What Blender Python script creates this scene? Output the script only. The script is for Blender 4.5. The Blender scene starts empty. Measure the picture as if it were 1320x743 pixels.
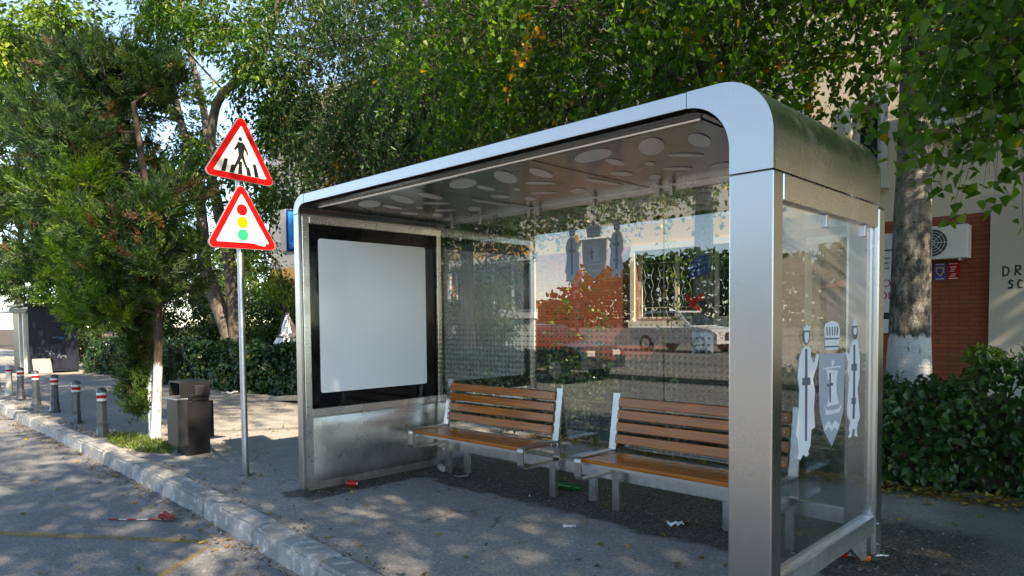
import bpy, bmesh, math, random
import numpy as np
from mathutils import Vector, Matrix

R = math.radians
rnd = random.Random(7)
rng = np.random.default_rng(11)
scene = bpy.context.scene
COL = scene.collection

# ------------------------------------------------------------------ scene objects
def tag(o, label=None, cat=None, group=None, kind=None):
    if label: o['label'] = label
    if cat: o['category'] = cat
    if group: o['group'] = group
    if kind: o['kind'] = kind
    return o

def thing(name, loc, label, cat, group=None, rz=0.0):
    o = bpy.data.objects.new(name, None)
    o.empty_display_size = 0.1
    COL.objects.link(o)
    o.location = loc
    o.rotation_euler = (0, 0, rz)
    return tag(o, label, cat, group)

def origin_of(o):
    v = Vector((0, 0, 0))
    while o is not None:
        v += o.location
        o = o.parent
    return v

def copy_tree(o, parent=None):
    c = o.copy()
    COL.objects.link(c)
    c.parent = parent
    for ch in list(o.children):
        copy_tree(ch, c)
    return c

class MB:
    """collects geometry (in world coordinates, or local when built with local=True)"""
    def __init__(s):
        s.v = []; s.f = []
    def poly(s, pts):
        b = len(s.v); s.v += [tuple(p) for p in pts]; s.f.append(tuple(range(b, b + len(pts))))
    def box(s, x0, x1, y0, y1, z0, z1, bev=0.0):
        if bev <= 0:
            b = len(s.v)
            s.v += [(x0,y0,z0),(x1,y0,z0),(x1,y1,z0),(x0,y1,z0),(x0,y0,z1),(x1,y0,z1),(x1,y1,z1),(x0,y1,z1)]
            for q in ((0,3,2,1),(4,5,6,7),(0,1,5,4),(1,2,6,5),(2,3,7,6),(3,0,4,7)):
                s.f.append(tuple(b + i for i in q))
        else:
            bm = bmesh.new()
            bmesh.ops.create_cube(bm, size=1)
            for v in bm.verts:
                v.co = Vector(((x0+x1)/2 + v.co.x*(x1-x0), (y0+y1)/2 + v.co.y*(y1-y0), (z0+z1)/2 + v.co.z*(z1-z0)))
            bmesh.ops.bevel(bm, geom=list(bm.edges), offset=bev, segments=2, affect='EDGES', profile=0.5)
            s.addbm(bm)
    def addbm(s, bm, M=None):
        b = len(s.v)
        bm.verts.index_update()
        s.v += [tuple((M @ v.co) if M else v.co) for v in bm.verts]
        s.f += [tuple(b + v.index for v in f.verts) for f in bm.faces]
        bm.free()
    def bar(s, a, b_, w, t, up=(0,0,1), bev=0.0):
        """box from a to b_, width w along side, thickness t along up"""
        a = Vector(a); b_ = Vector(b_); d = (b_-a); L = d.length; d.normalize()
        sd = d.cross(Vector(up)); sd.normalize(); u = sd.cross(d)
        m = MB(); m.box(0, L, -w/2, w/2, -t/2, t/2, bev)
        base = len(s.v)
        s.v += [tuple(a + d*x + sd*(-y) + u*z) for x, y, z in m.v]
        s.f += [tuple(base+i for i in q) for q in m.f]
    def prism(s, pts2, fn, t0, t1):
        """extrude a 2D outline: fn(u,v,t) -> world"""
        n = len(pts2); b = len(s.v)
        s.v += [tuple(fn(u, v, t0)) for u, v in pts2] + [tuple(fn(u, v, t1)) for u, v in pts2]
        s.f.append(tuple(b+i for i in range(n))[::-1]); s.f.append(tuple(b+n+i for i in range(n)))
        for i in range(n):
            j = (i+1) % n
            s.f.append((b+i, b+j, b+n+j, b+n+i))
    def tube(s, pts, rad, n=8, cap=True):
        pts = [Vector(p) for p in pts]
        if not hasattr(rad, '__len__'): rad = [rad]*len(pts)
        b = len(s.v); up = None
        for i, p in enumerate(pts):
            d = (pts[min(i+1, len(pts)-1)] - pts[max(i-1, 0)]).normalized()
            if up is None:
                up = Vector((0,0,1)) if abs(d.z) < .9 else Vector((1,0,0))
            sd = d.cross(up).normalized(); up = sd.cross(d)
            for k in range(n):
                a = 2*math.pi*k/n
                s.v.append(tuple(p + (sd*math.cos(a) + up*math.sin(a))*rad[i]))
        for i in range(len(pts)-1):
            for k in range(n):
                k2 = (k+1) % n
                s.f.append((b+i*n+k, b+i*n+k2, b+(i+1)*n+k2, b+(i+1)*n+k))
        if cap:
            s.f.append(tuple(b+k for k in range(n))[::-1])
            s.f.append(tuple(b+(len(pts)-1)*n+k for k in range(n)))
    def lathe(s, c, prof, n=20, sx=1.0, sy=1.0):
        b = len(s.v)
        for r, z in prof:
            for k in range(n):
                a = 2*math.pi*k/n
                s.v.append((c[0]+r*math.cos(a)*sx, c[1]+r*math.sin(a)*sy, c[2]+z))
        for i in range(len(prof)-1):
            for k in range(n):
                k2 = (k+1) % n
                s.f.append((b+i*n+k, b+i*n+k2, b+(i+1)*n+k2, b+(i+1)*n+k))
        s.f.append(tuple(b+k for k in range(n))[::-1])
        s.f.append(tuple(b+(len(prof)-1)*n+k for k in range(n)))
    def build(s, name, mat, parent=None, smooth=None, label=None):
        me = bpy.data.meshes.new(name)
        o = bpy.data.objects.new(name, me)
        COL.objects.link(o)
        if parent is not None:
            off = origin_of(parent); o.parent = parent
        else:
            a = np.array(s.v); off = Vector(((a[:,0].min()+a[:,0].max())/2, (a[:,1].min()+a[:,1].max())/2, a[:,2].min())); o.location = off
        me.from_pydata([(x-off.x, y-off.y, z-off.z) for x, y, z in s.v], [], s.f)
        bm = bmesh.new(); bm.from_mesh(me)
        bmesh.ops.remove_doubles(bm, verts=bm.verts, dist=1e-5)
        bmesh.ops.recalc_face_normals(bm, faces=bm.faces)
        bm.to_mesh(me); bm.free()
        me.materials.append(mat)
        if smooth is not None:
            me.polygons.foreach_set('use_smooth', [True]*len(me.polygons))
            me.set_sharp_from_angle(angle=R(smooth))
        if label: o['label'] = label
        return o

def arr_mesh(name, V, loops, starts, mat, parent=None, tint=None, mats=None, midx=None, origin=None):
    me = bpy.data.meshes.new(name)
    o = bpy.data.objects.new(name, me); COL.objects.link(o)
    if parent is not None:
        off = np.array(origin_of(parent)); o.parent = parent
    else:
        off = np.array(origin if origin is not None else V.mean(0)); o.location = off
    V = (V - off).astype(np.float32)
    me.vertices.add(len(V)); me.vertices.foreach_set('co', V.ravel())
    me.loops.add(len(loops)); me.loops.foreach_set('vertex_index', loops.astype(np.int32))
    me.polygons.add(len(starts)); me.polygons.foreach_set('loop_start', starts.astype(np.int32))
    for m in (mats or [mat]): me.materials.append(m)
    if midx is not None: me.polygons.foreach_set('material_index', midx.astype(np.int32))
    if tint is not None:
        at = me.attributes.new('tint', 'FLOAT', 'FACE'); at.data.foreach_set('value', tint.astype(np.float32))
    me.update(calc_edges=True)
    return o

def unit(a):
    return a / np.maximum(np.linalg.norm(a, axis=1, keepdims=True), 1e-9)

def leaf_arrays(P, D, N, L, W, curl=.12, shape='ovate'):
    """six-vertex folded leaves. P base, D direction, N normal, L length, W width (arrays)"""
    n = len(P); D = unit(D); S = unit(np.cross(D, N)); N = unit(np.cross(S, D))
    L = np.broadcast_to(np.asarray(L, float), (n,))[:, None]; W = np.broadcast_to(np.asarray(W, float), (n,))[:, None]
    a, b, wb = {'ovate': (.28, .66, .62), 'delta': (.22, .55, .66), 'lance': (.3, .7, .8), 'ivy': (.2, .6, .75)}[shape]
    c = curl
    v = np.stack([P, P + D*L - N*L*c,
                  P + D*L*a + S*W*.5 + N*W*.16, P + D*L*b + S*W*.5*wb + N*W*.08 - N*L*c*.4,
                  P + D*L*a - S*W*.5 + N*W*.16, P + D*L*b - S*W*.5*wb + N*W*.08 - N*L*c*.4], 1).reshape(-1, 3)
    q = np.array([[0, 2, 3, 1], [0, 1, 5, 4]])
    loops = (np.arange(n)[:, None, None]*6 + q[None]).reshape(-1)
    starts = np.arange(2*n)*4
    return v, loops, starts

def quad_arrays(P, D, N, L, W):
    n = len(P); D = unit(D); S = unit(np.cross(D, N))
    L = np.broadcast_to(np.asarray(L, float), (n,))[:, None]; W = np.broadcast_to(np.asarray(W, float), (n,))[:, None]
    v = np.stack([P, P + D*L*.45 + S*W*.5, P + D*L, P + D*L*.45 - S*W*.5], 1).reshape(-1, 3)
    loops = np.arange(4*n); starts = np.arange(n)*4
    return v, loops, starts

def randdir(n):
    return unit(rng.normal(size=(n, 3)))

# ------------------------------------------------------------------ materials
class NT:
    def __init__(s, name):
        s.m = bpy.data.materials.new(name); s.m.use_nodes = True
        s.t = s.m.node_tree; s.t.nodes.clear()
        s.out = s.t.nodes.new('ShaderNodeOutputMaterial')
    def n(s, typ, **kw):
        nd = s.t.nodes.new(typ)
        for k, v in kw.items():
            if k.startswith('_'): setattr(nd, k[1:], v)
            else:
                key = int(k[1:]) if k[0] == 'i' and k[1:].isdigit() else k.replace('__', ' ')
                if isinstance(v, bpy.types.NodeSocket): s.t.links.new(v, nd.inputs[key])
                else: nd.inputs[key].default_value = v
        return nd
    def link(s, a, b): s.t.links.new(a, b)
    def math(s, op, a, b=None, c=None):
        nd = s.t.nodes.new('ShaderNodeMath'); nd.operation = op
        for i, v in enumerate((a, b, c)):
            if v is None: continue
            if isinstance(v, bpy.types.NodeSocket): s.t.links.new(v, nd.inputs[i])
            else: nd.inputs[i].default_value = v
        return nd.outputs[0]
    def ramp(s, fac, stops, interp='LINEAR'):
        nd = s.t.nodes.new('ShaderNodeValToRGB'); cr = nd.color_ramp; cr.interpolation = interp
        while len(cr.elements) < len(stops): cr.elements.new(.5)
        for e, (p, c) in zip(cr.elements, stops):
            e.position = p; e.color = (c[0], c[1], c[2], 1) if hasattr(c, '__len__') else (c, c, c, 1)
        s.t.links.new(fac, nd.inputs[0]); return nd.outputs[0]
    def mix(s, fac, a, b, typ='MIX'):
        nd = s.t.nodes.new('ShaderNodeMix'); nd.data_type = 'RGBA'; nd.blend_type = typ
        for i, v in ((0, fac), (6, a), (7, b)):
            if isinstance(v, bpy.types.NodeSocket): s.t.links.new(v, nd.inputs[i])
            else: nd.inputs[i].default_value = (v if i == 0 else (v[0], v[1], v[2], 1))
        return nd.outputs[2]
    def pos(s): return s.n('ShaderNodeNewGeometry').outputs['Position']
    def noise(s, vec, scale, detail=3, rough=.55, out='Fac'):
        return s.n('ShaderNodeTexNoise', Vector=vec, Scale=scale, Detail=detail, Roughness=rough).outputs[out]
    def scaled(s, vec, x, y, z):
        return s.n('ShaderNodeMapping', Vector=vec, Scale=(x, y, z)).outputs[0]
    def bump(s, h, strength=.3, dist=.01):
        return s.n('ShaderNodeBump', Height=h, Strength=strength, Distance=dist).outputs[0]
    def pbr(s, **kw):
        nd = s.n('ShaderNodeBsdfPrincipled', **kw); s.t.links.new(nd.outputs[0], s.out.inputs[0]); return nd

def simple(name, col, rough=.5, metal=0.0, var=.12, scale=6.0, bump=0.0, spec=.5):
    t = NT(name); p = t.pos()
    f = t.noise(p, scale, 4)
    c = t.mix(f, [x*(1-var) for x in col], [min(1, x*(1+var)) for x in col])
    g = t.noise(p, scale*9, 2)
    r = t.math('ADD', t.math('MULTIPLY', t.math('SUBTRACT', g, .5), .18), rough)
    b = t.pbr(Base__Color=c, Roughness=r, Metallic=metal)
    b.inputs['Specular IOR Level'].default_value = spec
    if bump: t.link(t.bump(t.noise(p, scale*12, 3), bump, .004), b.inputs['Normal'])
    return t.m

def steel(name, col, rough, grain=(3, 3, 220), streak=.10, bump=.03):
    t = NT(name); p = t.pos()
    g = t.noise(t.scaled(p, *grain), 1.0, 2, .5)
    s = t.noise(p, 1.7, 4, .6)
    c = t.mix(t.math('MULTIPLY', s, .8), [x*(1-streak) for x in col], col)
    c = t.mix(t.ramp(t.noise(t.scaled(p, 7, 7, 1.5), 1.0, 5, .7), [(.58, 0), (.80, .12)]), c, (.30, .28, .25))
    zz = t.n('ShaderNodeSeparateXYZ', Vector=p).outputs[2]
    dn = t.noise(t.scaled(p, 14, 14, 9), 1.0, 5, .7)
    dirt = t.math('MULTIPLY', t.n('ShaderNodeMapRange', Value=t.math('ADD', zz, t.math('MULTIPLY', dn, -.35)), i1=.12, i2=-.12).outputs[0], .75)
    sm = t.ramp(t.noise(t.scaled(p, 3, 3, 2.2), 1.0, 6, .75), [(.54, 0), (.68, 1)])
    c = t.mix(dirt, c, (.16, .14, .115))
    c = t.mix(t.math('MULTIPLY', sm, .08), c, (.42, .40, .36))
    rough = t.math('ADD', t.math('ADD', rough, t.math('MULTIPLY', dirt, .35)), t.math('MULTIPLY', sm, .09))
    r = t.math('ADD', t.math('ADD', t.math('MULTIPLY', t.math('SUBTRACT', g, .5), .012), rough), t.math('MULTIPLY', t.math('SUBTRACT', s, .5), .07))
    b = t.pbr(Base__Color=c, Roughness=r, Metallic=1.0)
    t.link(t.bump(t.noise(p, 1.1, 1), bump, .02), b.inputs['Normal'])
    return t.m

M = {}
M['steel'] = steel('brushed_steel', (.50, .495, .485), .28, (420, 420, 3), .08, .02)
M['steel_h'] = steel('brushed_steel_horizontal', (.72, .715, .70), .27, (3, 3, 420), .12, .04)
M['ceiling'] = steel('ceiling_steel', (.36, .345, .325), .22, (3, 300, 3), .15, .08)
M['galv'] = steel('galvanised_steel', (.60, .61, .62), .42, (60, 60, 6), .15)
M['bright_rail'] = steel('rail_steel', (.74, .75, .76), .34, (3, 400, 400), .08)
M['black_gloss'] = simple('black_enamel', (.004, .004, .005), .07, 0, .2, 3, 0, .25)
M['poster'] = simple('white_poster', (.90, .90, .895), .12, 0, .02, 1.2)
M['disc'] = simple('frosted_disc', (.85, .845, .83), .18, 0, .08, 40, .05)
M['dark_gap'] = simple('dark_gap', (.01, .01, .01), .6)
M['rubber'] = simple('black_rubber', (.012, .012, .012), .6)
M['black_metal'] = simple('black_painted_metal', (.022, .022, .025), .42, 0, .3, 9, .12)
M['red'] = simple('sign_red', (.40, .006, .008), .35, 0, .05, 5, 0, .15)
M['white'] = simple('sign_white', (.60, .60, .59), .35, 0, .06, 7, 0, .2)
M['amber'] = simple('sign_amber', (.60, .27, .006), .3, 0, .03)
M['green'] = simple('sign_green', (.008, .28, .15), .3, 0, .03)
M['black'] = simple('sign_black', (.008, .008, .008), .35)
M['sign_back'] = simple('sign_grey_edge', (.32, .33, .34), .45, .3)
M['blue'] = simple('blue_acrylic', (.012, .25, .72), .2, 0, .04)
M['navy'] = simple('navy_frame', (.012, .03, .12), .35)
M['bollard'] = simple('bollard_grey', (.085, .09, .095), .36, .2, .35, 14, .12)
M['bollard_sunlit'] = simple('bollard_sunlit_grey', (.42, .41, .38), .5, 0, .2, 14, .1)  # sunlight on the two farthest bollards put into a lighter grey
M['trash'] = simple('bin_dark_grey', (.010, .010, .011), .40, .1, .45, 10, .15)
M['trash_pale'] = simple('bin_pale_grey', (.028, .028, .031), .42, .2, .3, 10, .1)  # lighter grey for the container on the road side
M['cream'] = simple('cream_plaster', (.58, .50, .37), .85, 0, .10, 1.4, .2)
M['ochre'] = simple('ochre_plaster', (.46, .29, .10), .85, 0, .10, 1.4, .2)
M['grey_plaster'] = simple('grey_plaster', (.46, .42, .345), .9, 0, .12, 1.8, .35)
M['pink_plaster'] = simple('pale_pink_plaster', (.62, .50, .45), .9, 0, .1, 1.8, .2)
M['white_frame'] = simple('window_cream_frame', (.50, .47, .40), .5, 0, .06, 3)
M['dark_glass'] = simple('dark_window_glass', (.012, .015, .018), .08, 0, .1, 2, 0, .15)
M['ac'] = simple('air_conditioner_white', (.66, .65, .60), .45, 0, .06, 4)
M['ac_dark'] = simple('air_conditioner_grille', (.05, .05, .055), .5)
M['pale_panel'] = simple('pale_grey_panel', (.36, .39, .41), .5, 0, .05, 2)
M['roof_tile'] = simple('roof_tile', (.36, .10, .05), .8, 0, .25, 4, .4)
M['kiosk'] = simple('kiosk_dark_blue', (.016, .020, .034), .40, .2, .35, 2.5, .05)
M['kiosk_light'] = simple('kiosk_pale_metal', (.55, .55, .53), .4, .4, .1, 4)
M['chalk'] = simple('sprayed_white_paint', (.11, .13, .16), .8)
M['chalk_blue'] = simple('sprayed_blue_paint', (.04, .14, .26), .8)
M['slab'] = simple('pale_stone', (.26, .25, .22), .85, 0, .2, 9, .3)
M['foil'] = simple('silver_foil', (.70, .70, .70), .25, .9, .15, 30, .9)
M['yellow_paint'] = simple('yellow_post_paint', (.55, .30, .03), .5)
M['paper'] = simple('white_paper', (.80, .80, .78), .7)
M['pet'] = simple('bottle_orange_label', (.75, .20, .04), .4)
M['red_can'] = simple('red_can', (.36, .015, .015), .25, .3)
M['green_glass'] = simple('green_bottle_glass', (.004, .10, .02), .08)
M['car_white'] = simple('white_car_paint', (.75, .75, .75), .18, 0, .02)
M['car_dark'] = simple('dark_car_paint', (.05, .055, .065), .16, .2, .05)
M['car_silver'] = simple('silver_car_paint', (.45, .46, .48), .2, .5, .03)
M['tyre'] = simple('tyre_rubber', (.02, .02, .02), .7)
M['rim'] = simple('wheel_rim', (.5, .5, .52), .3, .8)
M['lamp'] = simple('lamp_glass', (.7, .7, .68), .1)
M['house_white'] = simple('white_render', (.72, .70, .66), .85, 0, .06, 2)
M['upper_render'] = simple('shaded_pale_render', (.42, .41, .40), .88, 0, .12, 1.2, .2)  # shade on the upper wall put into a darker render colour
M['house_orange'] = simple('orange_render', (.60, .24, .10), .85, 0, .08, 2)
M['crest'] = simple('frosted_white_decal', (.62, .66, .70), .6, 0, .05, 30)
M['crest_grey'] = simple('frosted_grey_decal', (.30, .35, .40), .6, 0, .06, 30)
M['crest_dark'] = simple('dark_grey_decal', (.09, .11, .13), .6)
M['crest_mark'] = simple('crest_mark_grey', (.14, .15, .16), .6)
M['crest_smoke'] = simple('smoke_grey_decal', (.26, .28, .28), .6)
M['sticker_grey'] = simple('torn_tape', (.55, .55, .54), .5)
M['grille'] = simple('window_grille_paint', (.20, .19, .17), .5)
M['bolt'] = simple('bolt_steel', (.5, .5, .5), .3, 1)
M['pool'] = simple('plaque_blue', (.02, .025, .22), .35)
M['gold'] = simple('plaque_gold', (.55, .40, .08), .4)

def mat_wood():
    t = NT('varnished_wood'); tc = t.n('ShaderNodeTexCoord').outputs['Object']
    g = t.noise(t.scaled(tc, 2.5, 40, 40), 1.0, 5, .65)
    g2 = t.noise(t.scaled(tc, .8, 12, 12), 1.0, 2, .5)
    c = t.ramp(g, [(.25, (.22, .050, .003)), (.5, (.43, .122, .006)), (.75, (.56, .200, .012))])
    c = t.mix(t.math('MULTIPLY', g2, .5), c, (.30, .080, .006))
    b = t.pbr(Base__Color=c, Roughness=t.math('ADD', t.math('MULTIPLY', g, .15), .18))
    b.inputs['Coat Weight'].default_value = .2; b.inputs['Coat Roughness'].default_value = .15
    t.link(t.bump(g, .12, .002), b.inputs['Normal'])
    return t.m
M['wood'] = mat_wood()

def mat_asphalt(name, base, patch, speck=.5, bumps=.35, crack=True, dirt=None):
    t = NT(name); p = t.pos()
    fine = t.noise(p, 260, 2, .7); mid = t.noise(p, 38, 4, .65); big = t.noise(p, .55, 5, .6); b2 = t.noise(p, 2.6, 5, .65)
    c = t.mix(t.ramp(big, [(.35, 0), (.65, 1)]), base, patch)
    c = t.mix(t.math('MULTIPLY', t.ramp(b2, [(.45, 0), (.75, 1)]), .45), c, [x*.72 for x in base])
    f = t.math('MULTIPLY', t.ramp(fine, [(.35, .55), (.5, 1.0), (.68, 1.5)]), t.ramp(mid, [(.3, .82), (.7, 1.14)]))
    c = t.mix(1.0, c, f, 'MULTIPLY')
    ag = t.n('ShaderNodeTexVoronoi', Vector=p, Scale=85)
    agv = t.n('ShaderNodeSeparateColor', Color=ag.outputs['Color']).outputs[0]
    c = t.mix(1.0, c, t.ramp(agv, [(.05, .80), (.5, 1.0), (.9, 1.06), (.97, 1.55)]), 'MULTIPLY')
    gum = t.n('ShaderNodeTexVoronoi', Vector=p, Scale=2.6)
    gv = t.n('ShaderNodeSeparateColor', Color=gum.outputs['Color'])
    gm = t.math('MULTIPLY', t.math('LESS_THAN', gum.outputs['Distance'], t.math('MULTIPLY', gv.outputs[1], .062)), t.math('GREATER_THAN', gv.outputs[0], .45))
    c = t.mix(t.math('MULTIPLY', gm, .6), c, [x*.35 for x in base])
    st = t.ramp(t.noise(p, 1.1, 6, .75), [(.56, 0), (.70, .38)])
    c = t.mix(st, c, [x*.55 for x in base])
    st2 = t.ramp(t.noise(t.scaled(p, 1.5, .7, 1), 1.0, 6, .72), [(.58, 0), (.70, .45)])
    c = t.mix(st2, c, [min(1, x*1.55) for x in patch])
    h = t.math('ADD', t.math('MULTIPLY', fine, .5), t.math('ADD', t.math('ADD', mid, t.math('MULTIPLY', ag.outputs['Distance'], .8)), t.math('MULTIPLY', b2, 2.0)))
    if crack:
        vor = t.n('ShaderNodeTexVoronoi', Vector=t.n('ShaderNodeMix', _data_type='VECTOR', i0=.22, i4=p, i5=t.noise(p, 3.0, 4, .6, 'Color')).outputs[1], Scale=.75)
        vor.feature = 'DISTANCE_TO_EDGE'
        k = t.math('MULTIPLY', t.ramp(vor.outputs['Distance'], [(.0, 1), (.003, 1), (.008, 0)]), t.ramp(t.noise(p, .8, 2), [(.50, 0), (.60, .6)]))
        c = t.mix(k, c, [x*.28 for x in base])
        h = t.math('SUBTRACT', h, t.math('MULTIPLY', k, 2.0))
    if dirt:
        # worn earth and loose chippings along the back wall of the shelter
        sp = t.n('ShaderNodeSeparateXYZ', Vector=p); wob = t.math('MULTIPLY', t.math('SUBTRACT', t.noise(p, 3.2, 4), .5), .38)
        y = t.math('ADD', sp.outputs[1], wob)
        m1 = t.math('MULTIPLY', t.ramp(y, [(0, 0), (1, 1)]), 1)
        m1 = t.n('ShaderNodeMapRange', Value=y, i1=1.02, i2=1.10).outputs[0]
        xin = t.math('MULTIPLY', t.n('ShaderNodeMapRange', Value=sp.outputs[0], i1=-4.35, i2=-4.2).outputs[0], t.n('ShaderNodeMapRange', Value=sp.outputs[0], i1=1.2, i2=.1).outputs[0])
        yend = t.n('ShaderNodeMapRange', Value=y, i1=2.6, i2=2.2).outputs[0]
        m1 = t.math('MULTIPLY', t.math('MULTIPLY', m1, xin), yend)
        # strip at the light box foot
        m2 = t.math('MULTIPLY', t.n('ShaderNodeMapRange', Value=t.math('ADD', sp.outputs[0], t.math('MULTIPLY', wob, .45)), i1=-3.78, i2=-3.83).outputs[0], t.n('ShaderNodeMapRange', Value=sp.outputs[0], i1=-4.26, i2=-4.2).outputs[0])
        m2 = t.math('MULTIPLY', m2, t.math('MULTIPLY', t.n('ShaderNodeMapRange', Value=y, i1=-.14, i2=-.08).outputs[0], yend))
        # strip along the right hand glass end
        m3 = t.math('MULTIPLY', t.n('ShaderNodeMapRange', Value=t.math('ADD', sp.outputs[0], wob), i1=-.22, i2=-.15).outputs[0], t.n('ShaderNodeMapRange', Value=t.math('ADD', sp.outputs[0], wob), i1=.42, i2=.28).outputs[0])
        m3 = t.math('MULTIPLY', m3, t.math('MULTIPLY', t.n('ShaderNodeMapRange', Value=y, i1=.1, i2=.3).outputs[0], yend))
        mm = t.math('MINIMUM', t.math('ADD', t.math('ADD', m1, m2), m3), 1.0)
        gr = t.n('ShaderNodeTexVoronoi', Vector=p, Scale=70)
        dc = t.ramp(gr.outputs['Color'], [(.10, (.040, .036, .031)), (.55, (.100, .088, .075)), (.90, (.18, .165, .145)), (1.0, (.42, .39, .35))])
        c = t.mix(mm, c, dc)
        h = t.math('ADD', t.math('MULTIPLY', h, t.math('SUBTRACT', 1.0, t.math('MULTIPLY', mm, .7))), t.math('MULTIPLY', mm, t.math('MULTIPLY', gr.outputs['Distance'], 5.0)))
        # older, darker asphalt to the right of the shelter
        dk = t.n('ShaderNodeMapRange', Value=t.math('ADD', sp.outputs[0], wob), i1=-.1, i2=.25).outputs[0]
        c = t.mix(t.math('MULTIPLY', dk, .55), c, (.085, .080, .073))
    b = t.pbr(Base__Color=c, Roughness=.86)
    b.inputs['Specular IOR Level'].default_value = .35
    t.link(t.bump(h, bumps, .006), b.inputs['Normal'])
    return t.m
M['asphalt'] = mat_asphalt('road_asphalt', (.175, .176, .182), (.215, .212, .210))
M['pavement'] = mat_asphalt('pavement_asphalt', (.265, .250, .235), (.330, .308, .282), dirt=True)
M['pavement2'] = mat_asphalt('far_pavement_asphalt', (.22, .21, .2), (.26, .25, .24), crack=False)

def mat_soil():
    t = NT('garden_soil'); p = t.pos()
    c = t.ramp(t.noise(p, 5, 6, .7), [(.3, (.030, .022, .014)), (.7, (.085, .065, .042))])
    b = t.pbr(Base__Color=c, Roughness=.95)
    t.link(t.bump(t.noise(p, 25, 5, .7), .8, .03), b.inputs['Normal'])
    return t.m
M['soil'] = mat_soil()

def mat_concrete():
    t = NT('kerb_concrete'); p = t.pos()
    big = t.noise(p, 1.3, 5, .65); mid = t.noise(p, 14, 5, .7); fine = t.noise(p, 120, 2)
    c = t.ramp(big, [(.3, (.22, .215, .20)), (.7, (.38, .375, .36))])
    c = t.mix(t.ramp(mid, [(.52, 0), (.62, .75)]), c, (.56, .56, .55))     # flaking whitewash
    c = t.mix(t.ramp(t.noise(p, 5, 5, .7), [(.55, 0), (.72, .7)]), c, (.14, .13, .11))
    b = t.pbr(Base__Color=c, Roughness=.9)
    t.link(t.bump(t.math('ADD', mid, t.math('MULTIPLY', fine, .4)), .7, .012), b.inputs['Normal'])
    return t.m
M['kerb'] = mat_concrete()

def mat_paint(name, col, wear=.5):
    t = NT(name); p = t.pos()
    w = t.math('MULTIPLY', t.ramp(t.noise(p, 60, 3, .7), [(wear-.16, 0), (wear+.08, 1)]), t.ramp(t.noise(p, 2.5, 4), [(.25, .45), (.6, 1)]))
    b = t.n('ShaderNodeBsdfPrincipled', Base__Color=t.mix(t.noise(p, 9, 3), col, [x*.7 for x in col]), Roughness=.8)
    tr = t.n('ShaderNodeBsdfTransparent')
    mx = t.n('ShaderNodeMixShader', Fac=w, i1=tr.outputs[0], i2=b.outputs[0]); t.link(mx.outputs[0], t.out.inputs[0])
    return t.m
M['yellow_line'] = mat_paint('worn_yellow_line', (.40, .29, .09), .50)
M['white_line'] = mat_paint('worn_white_line', (.42, .42, .40), .42)

def mat_brick():
    t = NT('red_brick'); sp = t.n('ShaderNodeSeparateXYZ', Vector=t.pos())
    u = t.math('ADD', sp.outputs[0], sp.outputs[1])
    v = t.n('ShaderNodeCombineXYZ', X=u, Y=sp.outputs[2]).outputs[0]
    br = t.n('ShaderNodeTexBrick', Vector=v, Color1=(.32, .078, .027, 1), Color2=(.24, .055, .021, 1), Mortar=(.085, .04, .025, 1), Scale=1.0)
    br.inputs['Mortar Size'].default_value = .007; br.inputs['Mortar Smooth'].default_value = .3; br.inputs['Bias'].default_value = 0
    br.inputs['Brick Width'].default_value = .30; br.inputs['Row Height'].default_value = .075
    c = t.mix(t.math('MULTIPLY', t.noise(t.pos(), 3, 4), .5), br.outputs['Color'], (.20, .05, .025))
    b = t.pbr(Base__Color=c, Roughness=.75)
    t.link(t.bump(t.math('SUBTRACT', 1.0, br.outputs['Fac']), .7, .01), b.inputs['Normal'])
    return t.m
M['brick'] = mat_brick()

def mat_bark(name, kind):
    t = NT(name); p = t.pos(); sp = t.n('ShaderNodeSeparateXYZ', Vector=p); z = sp.outputs[2]
    if kind == 'birch':
        len_ = t.noise(t.scaled(p, 6, 6, 34), 1.0, 5, .65)
        big = t.noise(t.scaled(p, 3.5, 3.5, 2.4), 1.0, 5, .7)
        c = t.ramp(big, [(.30, (.16, .15, .13)), (.55, (.36, .34, .30)), (.75, (.50, .48, .44))])
        c = t.mix(t.ramp(len_, [(.56, 0), (.64, .9)]), c, (.035, .03, .026))
        rough_ = t.noise(t.scaled(p, 13, 13, 5), 1.0, 6, .75)
        low = t.n('ShaderNodeMapRange', Value=t.math('ADD', z, t.math('MULTIPLY', big, 1.2)), i1=4.1, i2=2.6).outputs[0]
        c = t.mix(t.math('MULTIPLY', low, .95), c, t.ramp(rough_, [(.40, (.012, .011, .009)), (.50, (.075, .068, .057)), (.63, (.27, .25, .22))]))
        top, hh = 1.24, t.math('ADD', t.math('MULTIPLY', rough_, 1.6), len_)
    elif kind == 'juniper':
        g = t.noise(t.scaled(p, 30, 30, 3), 1.0, 5, .7)
        c = t.ramp(g, [(.3, (.035, .022, .015)), (.7, (.13, .085, .06))]); top, hh = .95, g
    else:
        g = t.noise(t.scaled(p, 18, 18, 4), 1.0, 6, .7)
        c = t.ramp(g, [(.3, (.045, .036, .028)), (.7, (.19, .155, .12))]); top, hh = .62, g
    if kind != 'plain':
        fl = t.noise(t.scaled(p, 14, 14, 5), 1.0, 4, .7)
        k = t.n('ShaderNodeMapRange', Value=t.math('ADD', z, t.math('MULTIPLY', t.math('SUBTRACT', fl, .5), .25)), i1=top+.02, i2=top-.02).outputs[0]
        k = t.math('MULTIPLY', k, t.ramp(fl, [(.30, .15), (.40, 1)]))
        c = t.mix(k, c, t.mix(fl, (.50, .49, .47), (.70, .70, .69)))
    b = t.pbr(Base__Color=c, Roughness=.9)
    t.link(t.bump(hh, .9, .03), b.inputs['Normal'])
    return t.m
M['birch_bark'] = mat_bark('birch_bark', 'birch')
M['juniper_bark'] = mat_bark('juniper_bark', 'juniper')
M['walnut_bark'] = mat_bark('walnut_bark', 'walnut')
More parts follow.
